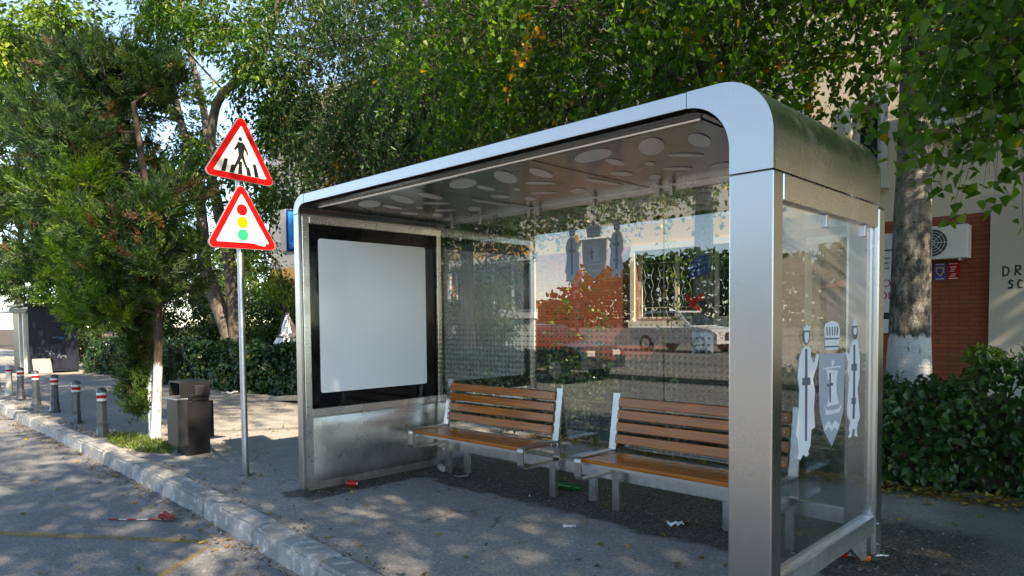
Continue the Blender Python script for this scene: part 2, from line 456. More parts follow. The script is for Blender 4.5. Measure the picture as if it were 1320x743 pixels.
M['bark'] = mat_bark('twig_bark', 'plain')

def mat_leaf(name, stops, trans=.38, rough=.42):
    t = NT(name)
    a = t.n('ShaderNodeAttribute', _attribute_name='tint').outputs['Fac']
    c = t.ramp(a, stops)
    b = t.n('ShaderNodeBsdfPrincipled', Base__Color=c, Roughness=rough)
    b.inputs['Specular IOR Level'].default_value = .4
    tc = t.mix(1.0, c, (1.35, 1.5, .55), 'MULTIPLY')
    tr = t.n('ShaderNodeBsdfTranslucent', Color=tc)
    mx = t.n('ShaderNodeMixShader', Fac=trans, i1=b.outputs[0], i2=tr.outputs[0]); t.link(mx.outputs[0], t.out.inputs[0])
    return t.m
M['birch_leaf'] = mat_leaf('birch_leaves', [(0, (.034, .092, .008)), (.5, (.072, .17, .012)), (.9, (.18, .28, .018)), (.97, (.28, .32, .025)), (.985, (.50, .27, .015))], .55)
M['walnut_leaf'] = mat_leaf('walnut_leaves', [(0, (.022, .070, .012)), (.5, (.052, .125, .016)), (.9, (.14, .20, .02)), (1.0, (.28, .24, .025))], .46)
M['blue_leaf'] = mat_leaf('weeping_leaves', [(0, (.022, .060, .020)), (.5, (.048, .11, .030)), (.93, (.085, .13, .03)), (.99, (.34, .20, .02))], .36, .35)
M['juniper_leaf'] = mat_leaf('juniper_sprays', [(0, (.014, .038, .009)), (.45, (.032, .076, .012)), (.8, (.078, .14, .016)), (.93, (.15, .20, .02)), (.97, (.17, .085, .035)), (1, (.15, .07, .04))], .25, .55)
M['thuja_leaf'] = mat_leaf('bright_juniper_sprays', [(0, (.032, .09, .009)), (.5, (.09, .18, .012)), (1, (.24, .30, .02))], .36, .5)
M['ivy_leaf'] = mat_leaf('ivy_leaves', [(0, (.012, .034, .014)), (.5, (.026, .062, .024)), (.93, (.05, .09, .028)), (1, (.12, .11, .03))], .15, .30)
M['hedge_leaf'] = mat_leaf('hedge_leaves', [(0, (.016, .048, .012)), (.5, (.035, .085, .018)), (.95, (.08, .14, .025)), (1, (.16, .15, .03))], .25, .35)
M['bright_leaf'] = mat_leaf('pale_bush_leaves', [(0, (.06, .13, .012)), (.6, (.14, .22, .025)), (1, (.30, .32, .05))], .4)
M['tan_leaf'] = mat_leaf('dry_tan_leaves', [(0, (.16, .12, .06)), (.6, (.30, .23, .12)), (1, (.20, .20, .06))], .35, .7)
M['sunny_leaf'] = mat_leaf('roadside_leaves', [(0, (.04, .10, .012)), (.5, (.10, .19, .018)), (1, (.30, .33, .04))], .42)
M['dry_leaf'] = mat_leaf('fallen_leaves', [(0, (.10, .06, .02)), (.4, (.26, .15, .035)), (.7, (.42, .27, .04)), (.9, (.16, .12, .05)), (1, (.16, .20, .04))], .15, .7)
M['grass'] = mat_leaf('grass_blades', [(0, (.03, .07, .012)), (.6, (.08, .14, .02)), (1, (.22, .22, .06))], .3, .6)
M['debris'] = mat_leaf('fine_debris', [(0, (.03, .025, .02)), (.5, (.10, .085, .07)), (.85, (.26, .23, .19)), (1, (.5, .48, .44))], 0.0, .9)

def mat_glass(name, dots=False):
    t = NT(name)
    facing = t.n('ShaderNodeLayerWeight', Blend=.5).outputs['Facing']
    fr = t.math('ADD', t.math('MULTIPLY', t.math('POWER', facing, 3.6), .85), .088)
    gl = t.n('ShaderNodeBsdfGlossy', Color=(1, 1, 1, 1), Roughness=.0)
    p = t.pos()
    t.link(t.bump(t.noise(t.scaled(p, 1, 1, .7), .8, 1), .010, .05), gl.inputs['Normal'])
    tr = t.n('ShaderNodeBsdfTransparent', Color=(.955, .97, .965, 1))
    df = t.n('ShaderNodeBsdfDiffuse', Color=(.30, .30, .28, 1))
    dust = t.math('MULTIPLY', t.ramp(t.noise(p, 2.5, 6, .7), [(.45, .006), (.8, .05)]), 1.0)
    base = t.n('ShaderNodeMixShader', Fac=dust, i1=tr.outputs[0], i2=df.outputs[0])
    if dots:
        sp = t.n('ShaderNodeSeparateXYZ', Vector=p)
        s = .046
        dx = t.math('SUBTRACT', t.math('FRACT', t.math('DIVIDE', sp.outputs[0], s)), .5)
        dz = t.math('SUBTRACT', t.math('FRACT', t.math('DIVIDE', sp.outputs[2], s)), .5)
        d = t.math('MULTIPLY', t.math('SQRT', t.math('ADD', t.math('MULTIPLY', dx, dx), t.math('MULTIPLY', dz, dz))), s)
        zrow = t.math('MULTIPLY', t.math('ADD', t.math('FLOOR', t.math('DIVIDE', sp.outputs[2], s)), .5), s)
        up = t.n('ShaderNodeMapRange', Value=zrow, i1=1.60, i2=1.10, i3=.0, i4=.0145).outputs[0]
        dn = t.n('ShaderNodeMapRange', Value=zrow, i1=.80, i2=1.0, i3=0.0, i4=.0145).outputs[0]
        rad = t.math('MINIMUM', up, dn)
        m = t.math('MULTIPLY', t.math('LESS_THAN', d, rad), .5)
        dd = t.n('ShaderNodeBsdfDiffuse', Color=(.045, .05, .05, 1))
        base = t.n('ShaderNodeMixShader', Fac=m, i1=base.outputs[0], i2=dd.outputs[0])
    mx = t.n('ShaderNodeMixShader', Fac=fr, i1=base.outputs[0], i2=gl.outputs[0]); t.link(mx.outputs[0], t.out.inputs[0])
    return t.m
M['glass'] = mat_glass('clear_glass')
M['glass_dots'] = mat_glass('dotted_glass', True)
M['pet_clear'] = mat_glass('clear_plastic')

# ------------------------------------------------------------------ camera, world, sun
cam = bpy.data.cameras.new('camera'); co = bpy.data.objects.new('camera', cam); COL.objects.link(co)
YAW, PITCH, ROLL = 134.2832, 2.3625, -.5467
ya, pi_, ro = R(YAW), R(PITCH), R(ROLL)
fw = Vector((math.cos(ya)*math.cos(pi_), math.sin(ya)*math.cos(pi_), -math.sin(pi_)))
rt = Vector((math.sin(ya), -math.cos(ya), 0)); up = rt.cross(fw)
r2 = rt*math.cos(ro) + up*math.sin(ro); u2 = -rt*math.sin(ro) + up*math.cos(ro)
mat = Matrix((r2, u2, -fw)).transposed().to_4x4(); mat.translation = Vector((1.2664, -2.89, 1.45))
co.matrix_world = mat
cam.sensor_width = 36; cam.lens = 892.37/1320*36; cam.shift_y = (449.48-371.5)/1320
cam.clip_start = .05; cam.clip_end = 2000
scene.camera = co

SUN_AZ, SUN_EL = -12.0, 41.0          # azimuth counted from +X towards +Y
sd = Vector((math.cos(R(SUN_AZ))*math.cos(R(SUN_EL)), math.sin(R(SUN_AZ))*math.cos(R(SUN_EL)), math.sin(R(SUN_EL))))
w = bpy.data.worlds.new('World'); scene.world = w; w.use_nodes = True
wt = w.node_tree; bg = wt.nodes['Background']
sky = wt.nodes.new('ShaderNodeTexSky'); sky.sky_type = 'NISHITA'; sky.sun_disc = False
sky.sun_elevation = R(SUN_EL); sky.sun_rotation = R(90 - SUN_AZ)
sky.air_density = 1.0; sky.dust_density = .05; sky.ozone_density = 2.0; sky.altitude = 2500
hs = wt.nodes.new('ShaderNodeHueSaturation'); hs.inputs['Saturation'].default_value = 1.0; wt.links.new(sky.outputs[0], hs.inputs['Color']); wt.links.new(hs.outputs[0], bg.inputs[0]); bg.inputs[1].default_value = .15
sl = bpy.data.lights.new('sun', 'SUN'); sl.energy = 4.4; sl.angle = R(.8); sl.color = (1.0, .93, .82)
so = bpy.data.objects.new('sun', sl); COL.objects.link(so); so.rotation_euler = sd.to_track_quat('Z', 'Y').to_euler()
scene.view_settings.view_transform = 'Standard'; scene.view_settings.look = 'None'
scene.view_settings.exposure = 1.72; scene.view_settings.gamma = 1.0
scene.view_settings.use_curve_mapping = False
scene.view_settings.use_white_balance = True; scene.view_settings.white_balance_temperature = 8000
cy = scene.cycles
cy.use_denoising = True; cy.max_bounces = 9; cy.diffuse_bounces = 4; cy.glossy_bounces = 5
cy.transmission_bounces = 4; cy.transparent_max_bounces = 24
cy.sample_clamp_indirect = 6.0; cy.caustics_reflective = False; cy.caustics_refractive = False
scene.render.use_persistent_data = False

# ------------------------------------------------------------------ ground
ZR = -.12
def struct(mb, name, m, smooth=None):
    return tag(mb.build(name, m, None, smooth), kind='structure')

g = MB(); g.poly([(-300,-300,-.17),(300,-300,-.17),(300,300,-.17),(-300,300,-.17)]); struct(g, 'ground', M['soil'])
KB = [(-60, .75), (-40, .35), (-30, .10), (-24, -.06), (-16.5, -.21), (-13.76, -.255), (-10, -.32), (-6.83, -.385), (-4.29, -.475), (-1.99, -.62), (0, -.78), (3, -1.05), (7, -1.5), (14, -2.5), (25, -4.5)]
def kerb_y(x):
    for (x0, y0), (x1, y1) in zip(KB, KB[1:]):
        if x0 <= x <= x1: return y0 + (y1-y0)*(x-x0)/(x1-x0)
    return KB[-1][1]
g = MB()
for (x0, y0), (x1, y1) in zip(KB, KB[1:]):
    g.poly([(x0, -9, ZR), (x1, -9, ZR), (x1, y1, ZR), (x0, y0, ZR)])
struct(g, 'road', M['asphalt'])
g = MB()
for (x0, y0), (x1, y1) in zip(KB, KB[1:]):
    for ya_, yb_ in ((0, 0),):
        n = 1
        g.poly([(x0, y0+.002, 0), (x1, y1+.002, 0), (x1, 3.75, 0), (x0, 3.75, 0)])
struct(g, 'sidewalk', M['pavement'])
g = MB(); g.poly([(-22, 3.75, -.01), (60, 3.75, -.01), (60, 10.8, -.01), (-22, 10.8, -.01)]); g.poly([(-60, 5.5, -.01), (-22, 5.5, -.01), (-22, 40, -.01), (-60, 40, -.01)])
struct(g, 'garden_soil', M['soil'])
g = MB(); g.poly([(-60, 3.75, -.004), (-22, 3.75, -.004), (-22, 5.5, -.004), (-60, 5.5, -.004)]); struct(g, 'path', M['pavement2'])
g = MB(); g.box(-60, 60, -12, -9.2, -.16, 0.0); g.box(-60, 60, -9.2, -9.0, -.16, .012); struct(g, 'far_sidewalk', M['pavement2'])
g = MB(); g.poly([(-60, -60, -.1), (60, -60, -.1), (60, -12, -.1), (-60, -12, -.1)]); struct(g, 'far_yard', M['pavement2'])
# kerb stones
g = MB(); x = -34.0; kr = random.Random(3)
while x < 9:
    L = .98 + kr.uniform(-.05, .05); a, b = x+.006, x+L-.006; dz = kr.uniform(-.008, .008)
    ya0, yb0 = kerb_y(a), kerb_y(b)
    bm = bmesh.new(); bmesh.ops.create_cube(bm, size=1)
    bmesh.ops.subdivide_edges(bm, edges=list(bm.edges), cuts=3, use_grid_fill=True)
    for v in bm.verts:
        u = v.co.x+.5; yy = ya0+(yb0-ya0)*u
        top = v.co.z > 0
        j = (v.co.z+.5)
        v.co = Vector((a+(b-a)*u, yy - .215 + (v.co.y+.5)*.215 + (.02*(1-(v.co.y+.5))*(j)), -.17 + j*(.185+dz)))
    bmesh.ops.bevel(bm, geom=[e for e in bm.edges if len(e.link_faces) == 2 and e.link_faces[0].normal.angle(e.link_faces[1].normal, 0) > .8], offset=.018, segments=2, affect='EDGES')
    for v in bm.verts:
        v.co += Vector((kr.uniform(-.003, .003), kr.uniform(-.004, .004), kr.uniform(-.004, .004)))
    g.addbm(bm); x += L
struct(g, 'kerb', M['kerb'], 40)
# painted lines
g = MB(); zl = ZR+.004
g.poly([(-7.6, -3.6, zl), (-7.42, -3.63, zl), (-3.66, -.92, zl), (-3.83, -.94, zl)])
g.poly([(-3.66, -.92, zl), (-3.56, -.99, zl), (-2.2, -2.60, zl), (-2.32, -2.68, zl)])
struct(g, 'road_marking_yellow', M['yellow_line'])
g = MB(); g.poly([(-7.9, -2.0, zl), (-6.4, -1.72, zl), (-6.55, -1.52, zl), (-8.0, -1.78, zl)])
for k in range(9): g.poly([(-22+k*4.5, -4.75, zl), (-19.6+k*4.5, -4.75, zl), (-19.6+k*4.5, -4.6, zl), (-22+k*4.5, -4.6, zl)])
struct(g, 'road_marking_white', M['white_line'])
# manhole plate patches, loose debris
n = 2600
P = np.zeros((n, 3)); P[:, 0] = rng.uniform(-4.2, .5, n); P[:, 1] = 1.2 + np.abs(rng.normal(0, .35, n)); P[:, 2] = .006
k = rng.random(n) < .25; P[k, 0] = rng.uniform(-4.2, -3.85, k.sum()); P[k, 1] = rng.uniform(-.05, 1.5, k.sum())
k = rng.random(n) < .25; P[k, 0] = rng.uniform(-.1, .35, k.sum()); P[k, 1] = rng.uniform(.5, 2.4, k.sum())
ng = 2600; G = np.zeros((ng, 3)); G[:, 0] = rng.uniform(-16, -1.2, ng); G[:, 1] = [kerb_y(x)-.225-abs(rnd.gauss(0, .07)) for x in G[:, 0]]; G[:, 2] = ZR+.006
nk = 900; K_ = np.zeros((nk, 3)); K_[:, 0] = rng.uniform(-14, -1.2, nk); K_[:, 1] = [kerb_y(x)+abs(rnd.gauss(0, .06)) for x in K_[:, 0]]; K_[:, 2] = .006
nw = 700; W_ = np.zeros((nw, 3)); W_[:, 0] = rng.uniform(-12, 1.5, nw); W_[:, 1] = rng.uniform(-.3, 3.4, nw); W_[:, 2] = .006
P = np.concatenate([P, G, K_, W_]); n = len(P)
D = randdir(n); D[:, 2] *= .3
v, l, s_ = quad_arrays(P, D, np.array([[0, 0, 1.]]) + randdir(n)*.5, rng.uniform(.006, .026, n), rng.uniform(.005, .018, n))
tag(arr_mesh('debris', v, l, s_, M['debris'], tint=rng.random(n)**1.5), 'fine chippings and crumbs under the benches and along the kerb', 'debris', kind='stuff')
# fallen leaves
def fallen(name, P, label, size=(.03, .06)):
    n = len(P); D = randdir(n); D[:, 2] *= .25
    v, l, s_ = leaf_arrays(P, D, np.array([[0, 0, 1.]]) + randdir(n)*.45, rng.uniform(*size, n), rng.uniform(size[0]*.6, size[1]*.7, n), .05)
    return tag(arr_mesh(name, v, l, s_, M['dry_leaf'], tint=np.repeat(rng.random(n), 2)), label, 'leaves', kind='stuff')
P = np.zeros((420, 3)); P[:, 0] = rng.uniform(-11, 1.5, 420); P[:, 1] = rng.uniform(-.3, 3.4, 420); P[:, 2] = .012
n2 = 190; Q = np.zeros((n2, 3)); Q[:, 0] = rng.uniform(-14, -1.5, n2); Q[:, 1] = [kerb_y(x)-.23-abs(rnd.gauss(0, .14)) for x in Q[:, 0]]; Q[:, 2] = ZR+.015
n3 = 110; Q3 = np.zeros((n3, 3)); Q3[:, 0] = rng.uniform(-12, -2, n3); Q3[:, 1] = rng.uniform(-3.5, -.9, n3); Q3[:, 2] = ZR+.012
n4 = 90; Q4 = np.zeros((n4, 3)); Q4[:, 0] = rng.uniform(-14, -1.5, n4); Q4[:, 1] = [kerb_y(x)+abs(rnd.gauss(0, .10)) for x in Q4[:, 0]]; Q4[:, 2] = .014
fallen('fallen_leaves', np.concatenate([P, Q, Q3, Q4]), 'brown and yellow leaves scattered over pavement and gutter')
n5 = 2300; Q5 = np.zeros((n5, 3)); Q5[:, 0] = rng.uniform(-4.5, 3.2, n5); Q5[:, 1] = 3.52 - np.abs(rng.normal(0, .13, n5)) + .05*np.sin(Q5[:, 0]*3); Q5[:, 2] = rng.uniform(.01, .055, n5)
fallen('leaf_litter', Q5, 'band of yellow leaf litter along the foot of the hedge', (.035, .075))
# grass by the kerb
n = 2200; P = np.zeros((n, 3)); th = rng.uniform(0, 2*np.pi, n); rr = np.sqrt(rng.random(n))
P[:, 0] = -7.75 + rr*np.cos(th)*.95; P[:, 1] = -.10 + rr*np.sin(th)*.22; P[:, 2] = 0
D = randdir(n)*.9; D[:, 2] = np.abs(D[:, 2])+.35
v, l, s_ = quad_arrays(P, D, randdir(n), rng.uniform(.03, .10, n), rng.uniform(.006, .016, n))
tag(arr_mesh('grass', v, l, s_, M['grass'], tint=rng.random(n)), 'patch of weedy grass round the whitewashed trunk', 'grass', kind='stuff')

# ------------------------------------------------------------------ bus shelter
HT, DP, LN = 2.4926, 1.53, 4.08
shelter = thing('bus_shelter', (-LN/2, DP/2, 0), 'brushed steel bus shelter with glass back and blank white poster panel', 'bus shelter')
fy = lambda u, v, t: (u, t, v)          # outline in XZ, extruded along Y
fx = lambda u, v, t: (t, u, v)          # outline in YZ, extruded along X
def arc(cx, cz, r, a0, a1, n=10):
    return [(cx+r*math.cos(R(a0+(a1-a0)*i/n)), cz+r*math.sin(R(a0+(a1-a0)*i/n))) for i in range(n+1)]
FD = .022
m = MB(); m.box(-3.905, -.4145, 0, .1, 2.417, HT, .003); m.build('fascia', M['steel'], shelter)
out = arc(-.25, HT-.25, .25, 90, 0, 14)
inn = arc(-.42, 2.197, .22, 88, 0, 14)
m = MB()
oc = [(-.411, 2.417)] + inn[1:] + [(-.2, 2.083), (0, 2.083)] + out[::-1] + [(-.411, HT)]
m.prism(oc, fy, 0, FD); m.build('corner_panel', M['steel'], shelter, 25)
m = MB(); m.box(-.2, 0, 0, .105, 0.0, 2.079, .006); m.build('front_pillar', M['steel'], shelter)
m = MB()
ol = [(-4.08, 2.343)] + arc(-3.93, 2.3426, .15, 180, 90, 8)[1:] + [(-3.909, HT), (-3.909, 2.417)] + arc(-3.925, 2.337, .08, 90, 180, 8) + [(-4.005, 2.343)]
m.prism(ol, fy, 0, FD); m.build('corner_panel', M['steel'], shelter, 25)
m = MB(); m.box(-4.08, -4.005, 0, .03, .045, 2.3395, .004); m.build('front_post', M['steel'], shelter)
# roof shell, rounded to the sides and the back
def roof_ring(inset, y):
    r = .25 - inset
    prof = [(0-inset, 2.083)] + arc(-.25, HT-.25, r, 0, 90, 14) + arc(-3.93, HT-.15, max(.15-inset, .02), 90, 180, 8) + [(-4.08+inset, 2.345)]
    return [(u, y, v) for u, v in prof]
bm = bmesh.new(); rings = []
steps = [(0, FD+.001), (0, .7), (0, DP-.11)] + [(.11*(1-math.cos(R(a))), DP-.11+.11*math.sin(R(a))) for a in (15, 30, 45, 60, 75, 88)]
for ins, y in steps: rings.append([bm.verts.new(p) for p in roof_ring(ins, y)])
for a, b in zip(rings, rings[1:]):
    for i in range(len(a)-1): bm.faces.new((a[i], a[i+1], b[i+1], b[i]))
# back plate closes the shell down to the glass
bk = rings[-1]; ins, y = steps[-1]
inner = [bm.verts.new((u, y, v)) for u, v in [(-.2, 2.083)] + arc(-.42, 2.18, .22, 0, 90, 14) + arc(-3.93, 2.33, .07, 90, 180, 8) + [(-4.0, 2.345)]]
for i in range(len(bk)-1):
    bm.faces.new((bk[i], bk[i+1], inner[i+1], inner[i]))
m = MB(); m.addbm(bm); roof = m.build('roof', M['steel_h'], shelter, 30)
# ceiling panel
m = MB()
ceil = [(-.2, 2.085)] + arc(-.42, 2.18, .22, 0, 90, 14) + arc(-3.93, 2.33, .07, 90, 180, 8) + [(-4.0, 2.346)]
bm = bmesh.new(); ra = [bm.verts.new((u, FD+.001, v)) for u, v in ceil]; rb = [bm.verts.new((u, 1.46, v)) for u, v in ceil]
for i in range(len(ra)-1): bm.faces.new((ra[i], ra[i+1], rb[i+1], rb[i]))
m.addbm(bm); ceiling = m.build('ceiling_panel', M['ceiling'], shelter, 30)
for xx in (-.411, -1.55, -2.69):
    m = MB(); wj = .005 if xx > -1 else .0015; m.box(xx-wj, xx+wj, .11, 1.45, 2.3965, 2.3985); m.build('panel_joint', M['dark_gap'], ceiling)
m = MB(); m.tube([(-3.86, .115, 2.392), (-.40, .115, 2.392)], .012, 8); m.build('drip_rail', M['steel_h'], shelter, 40)
EL = [(-1.225, .351, .168, .089, 152.5), (-1.23, .582, .103, .04, 99.8), (-.872, .418, .19, .07, 123), (-.618, .491, .15, .055, 108.3), (-1.113, .773, .05, .027, 126), (-.842, .734, .107, .038, 49), (-1.068, 1.022, .096, .04, 44.8), (-1.401, .89, .087, .054, 81), (-1.308, 1.132, .081, .045, 126), (-1.647, 1.038, .197, .037, 86.3), (-.846, 1.152, .101, .054, 137)]
for k in range(3):
    for (ex, ey, a, b, th) in EL:
        ex2 = ex - 1.132*k
        if ex2 - a < -3.93: continue
        m = MB(); pts = []
        for q in range(28):
            t = 2*math.pi*q/28; u, v = a*math.cos(t), b*math.sin(t); c_, s_ = math.cos(R(th)), math.sin(R(th))
            pts.append((ex2+u*c_-v*s_, ey+u*s_+v*c_))
        m.prism(pts, lambda u, v, t: (u, v, t), 2.3955, 2.3985)
        m.build('skylight_disc', M['disc'], ceiling)
# left light box
fbox = MB()
yz = [(.035, 2.338), (.035, .06), (.07, .02)] + [(1.43, .02)] + arc(1.43, .12, .10, -90, 0, 6)[1:] + [(1.53, 2.338)]
fbox.prism(yz, fx, -4.076, -4.030); lb = fbox.build('light_box', M['steel_h'], shelter)
m = MB()
for a in ((.035, .10, .645, 2.338), (1.478, 1.53, .645, 2.338)): m.box(-4.029, -4.006, a[0], a[1], a[2], a[3], .005)
m.box(-4.029, -4.006, .101, 1.477, 2.272, 2.338, .005); m.box(-4.029, -4.010, .101, 1.477, .645, .712, .004)
m.build('frame', M['steel_h'], lb)
m = MB(); m.box(-4.028, -4.016, .102, 1.476, .714, 2.270, .002); m.build('bezel', M['black_gloss'], lb)
def rrect(u0, u1, v0, v1, r): return arc(u1-r, v1-r, r, 0, 90, 5)+arc(u0+r, v1-r, r, 90, 180, 5)+arc(u0+r, v0+r, r, 180, 270, 5)+arc(u1-r, v0+r, r, 270, 360, 5)
m = MB(); m.prism(rrect(.186, 1.335, .842, 2.155, .022), fx, -4.0165, -4.0135); m.build('poster_panel', M['poster'], lb)
# pressed lower panel with a shallow belly
bm = bmesh.new(); nu, nv = 22, 14; grid = []
for i in range(nu+1):
    row = []
    for j in range(nv+1):
        u, v = i/nu, j/nv; e = min(1, min(u, 1-u)/.06)*min(1, min(v, 1-v)/.10)
        e = e*e*(3-2*e)
        bulge = .010*e + .012*math.sin(math.pi*u)*math.sin(math.pi*v) + .003*math.sin(u*9)*math.sin(v*5)*e
        row.append(bm.verts.new((-4.022+bulge, .119+u*1.34, .085+v*.545)))
    grid.append(row)
for i in range(nu):
    for j in range(nv): bm.faces.new((grid[i][j], grid[i+1][j], grid[i+1][j+1], grid[i][j+1]))
m = MB(); m.addbm(bm); m.box(-4.0295, -4.0225, .119, 1.459, .085, .63); m.build('lower_panel', M['steel_h'], lb, 60)
for z in (.95, 1.35, 1.75, 2.15):
    m = MB(); m.box(-4.006, -4.003, .060, .070, z, z+.010); m.build('bolt', M['bolt'], lb)
# right end: header, glass, rail, rear pillar
m = MB(); m.box(-.062, 0, .108, 1.395, 1.957, 2.079, .006); m.build('header', M['steel_h'], shelter)
m = MB(); m.box(-.178, 0, 1.40, 1.53, .05, 2.079, .02); m.build('rear_pillar', M['steel'], shelter)
m = MB(); m.box(-.075, -.004, .108, 1.396, .195, .297, .006); m.build('bottom_rail', M['bright_rail'], shelter)
m = MB(); m.prism([(1.08, .195), (1.39, .195), (1.39, .05), (1.30, .05)], fx, -.05, -.038); m.build('foot_bracket', M['galv'], shelter)
for bx0, by0, bz0 in ((0, 1.452, .24), (0, 1.452, .12), (-.038, 1.35, .10)):
    m = MB(); m.tube([(bx0, by0, bz0), (bx0+.009, by0, bz0)], .011, 8); m.build('bolt', M['bolt'], shelter)
m = MB(); m.box(-.034, -.026, .106, 1.398, .299, 1.955); sg = m.build('side_glass', M['glass'], shelter)
for yc in (.664, 1.232):
    m = MB(); m.box(-.045, -.015, yc-.014, yc+.014, 1.89, 1.955, .003); m.build('clip', M['galv'], sg)
# rear glass
m = MB(); m.box(-4.0, -.18, 1.44, 1.49, .205, .30, .004); m.build('bottom_rail', M['bright_rail'], shelter)
for xx in (-3.6, -2.1, -.95):
    m = MB(); m.box(xx-.03, xx+.03, 1.455, 1.50, 0, .204, .004); m.build('rail_foot', M['galv'], shelter)
panes = []
for x0, x1 in ((-3.998, -2.692), (-2.684, -1.440), (-1.432, -.182)):
    m = MB(); m.box(x0, x1, 1.450, 1.458, .302, 2.392); pn = m.build('rear_glass', M['glass_dots'], shelter); panes.append(pn)
    for f in (.20, .5, .96) if x0 < -3 else ((.035, .5, .97) if x0 < -2 else (.05, .55)):
        xc = x0+(x1-x0)*f
        m = MB(); m.box(xc-.014, xc+.014, 1.430, 1.447, 2.32, 2.39, .004); m.build('clip', M['galv'], pn)
m = MB(); m.box(-4.0, -.2, 1.462, 1.50, 2.36, 2.40); m.build('rear_header', M['steel_h'], shelter)

CREST = {
'crownL':[(0.392,1.414),(0.412,1.399),(0.434,1.419),(0.454,1.402),(0.48,1.411),(0.473,1.386),(0.4,1.387)],
'hairL':[(0.4,1.387),(0.473,1.386),(0.481,1.358),(0.461,1.329),(0.431,1.315),(0.406,1.331),(0.393,1.36)],
'faceL':[(0.412,1.379),(0.46,1.378),(0.463,1.354),(0.446,1.329),(0.431,1.325),(0.416,1.335),(0.408,1.357)],
'bodyL':[(0.456,1.312),(0.487,1.298),(0.493,1.257),(0.53,1.225),(0.556,1.268),(0.596,1.266),(0.568,1.208),(0.516,1.15),(0.546,1.097),(0.535,1.006),(0.548,0.912),(0.506,0.905),(0.492,0.827),(0.467,0.806),(0.475,0.787),(0.442,0.782),(0.406,0.797),(0.372,0.778),(0.335,0.788),(0.354,0.807),(0.343,0.875),(0.321,0.904),(0.35,1.014),(0.356,1.112),(0.333,1.17),(0.353,1.259),(0.382,1.299),(0.421,1.313)],
'sashL':[(0.419,1.3),(0.446,1.299),(0.449,1.163),(0.485,1.16),(0.486,1.124),(0.45,1.127),(0.45,0.858),(0.425,0.862),(0.42,1.127),(0.387,1.129),(0.387,1.164),(0.419,1.162)],
'shield':[(0.596,1.268),(0.958,1.259),(0.95,1.121),(0.936,0.955),(0.883,0.873),(0.773,0.787),(0.668,0.877),(0.608,0.978),(0.593,1.145)],
'sail':[(0.688,1.189),(0.851,1.171),(0.829,1.113),(0.836,1.052),(0.871,0.999),(0.704,0.998),(0.731,1.061),(0.724,1.125)],
'mast':[(0.761,1.234),(0.808,1.219),(0.779,1.205),(0.779,1.196),(0.889,1.195),(0.89,1.188),(0.649,1.189),(0.649,1.197),(0.762,1.197)],
'hull':[(0.665,1.014),(0.693,0.982),(0.768,0.974),(0.868,0.973),(0.916,0.993),(0.875,0.953),(0.694,0.956)],
'cross':[(0.728,1.167),(0.751,1.166),(0.753,1.115),(0.782,1.113),(0.782,1.098),(0.753,1.1),(0.755,1.016),(0.732,1.018),(0.73,1.097),(0.699,1.1),(0.699,1.114),(0.73,1.112)],
'bird':[(0.671,0.879),(0.684,0.909),(0.729,0.925),(0.77,0.895),(0.816,0.917),(0.877,0.89),(0.853,0.86),(0.811,0.885),(0.771,0.862),(0.73,0.893)],
'crown':[(0.678,1.284),(0.656,1.389),(0.677,1.417),(0.756,1.431),(0.844,1.42),(0.875,1.389),(0.86,1.283)],
'crownR':[(1.062,1.427),(1.078,1.416),(1.097,1.438),(1.121,1.417),(1.141,1.429),(1.138,1.4),(1.066,1.399)],
'hairR':[(1.062,1.401),(1.138,1.401),(1.143,1.36),(1.124,1.328),(1.097,1.325),(1.068,1.339),(1.057,1.373)],
'faceR':[(1.079,1.39),(1.128,1.39),(1.129,1.366),(1.113,1.351),(1.09,1.352),(1.076,1.368)],
'bodyR':[(1.081,1.325),(1.137,1.326),(1.158,1.3),(1.188,1.22),(1.184,1.116),(1.153,1.049),(1.175,0.978),(1.199,0.894),(1.165,0.863),(1.15,0.832),(1.161,0.786),(1.114,0.799),(1.119,0.836),(1.086,0.837),(1.065,0.799),(1.016,0.798),(1.038,0.823),(1.024,0.847),(1.046,0.882),(1.003,0.919),(0.995,0.961),(1.019,1.116),(0.993,1.162),(1.01,1.206),(0.958,1.258),(0.971,1.268),(1.019,1.245),(1.04,1.3)],
'sashR':[(1.079,1.299),(1.108,1.298),(1.111,1.195),(1.138,1.194),(1.139,1.154),(1.113,1.155),(1.114,1.006),(1.127,1.005),(1.128,0.97),(1.115,0.972),(1.111,0.892),(1.078,0.895),(1.082,0.975),(1.059,0.977),(1.058,1.011),(1.081,1.009),(1.083,1.157),(1.054,1.159),(1.052,1.195),(1.082,1.193)],
}
CREST['slots'] = None
LIGHT = ('crownL', 'faceL', 'bodyL', 'crown', 'crownR', 'faceR', 'bodyR')
def crest(parent, fn, pale, mid, dark):
    # layers: 0 silhouettes, 1 dark marks, 2 pale marks on the shield
    for name, keys, mm, t in (('crest_figures', LIGHT, pale, 1), ('crest_shield', ('shield',), mid, 1), ('crest_ship', ('sail', 'mast', 'hull', 'bird'), pale, 2)):
        b = MB()
        for k in keys:
            tt = t + (2 if k.startswith('face') else 0)
            b.prism(CREST[k], fn, tt*.0006+.0003, tt*.0006+.0008)
        b.build(name, mm, parent)
    b = MB()
    for k, t in (('hairL', 2), ('hairR', 2), ('sashL', 2), ('sashR', 2), ('cross', 3)):
        b.prism(CREST[k], fn, t*.0006+.0003, t*.0006+.0008)
    for q in range(5): b.prism([(.684+q*.037, 1.40), (.70+q*.037, 1.40), (.706+q*.034, 1.355), (.692+q*.034, 1.355)], fn, .0015, .002)
    for z in (1.345, 1.305): b.prism([(.67, z), (.862, z-.004), (.862, z-.012), (.67, z-.008)], fn, .0015, .002)
    b.build('crest_marks', dark, parent)
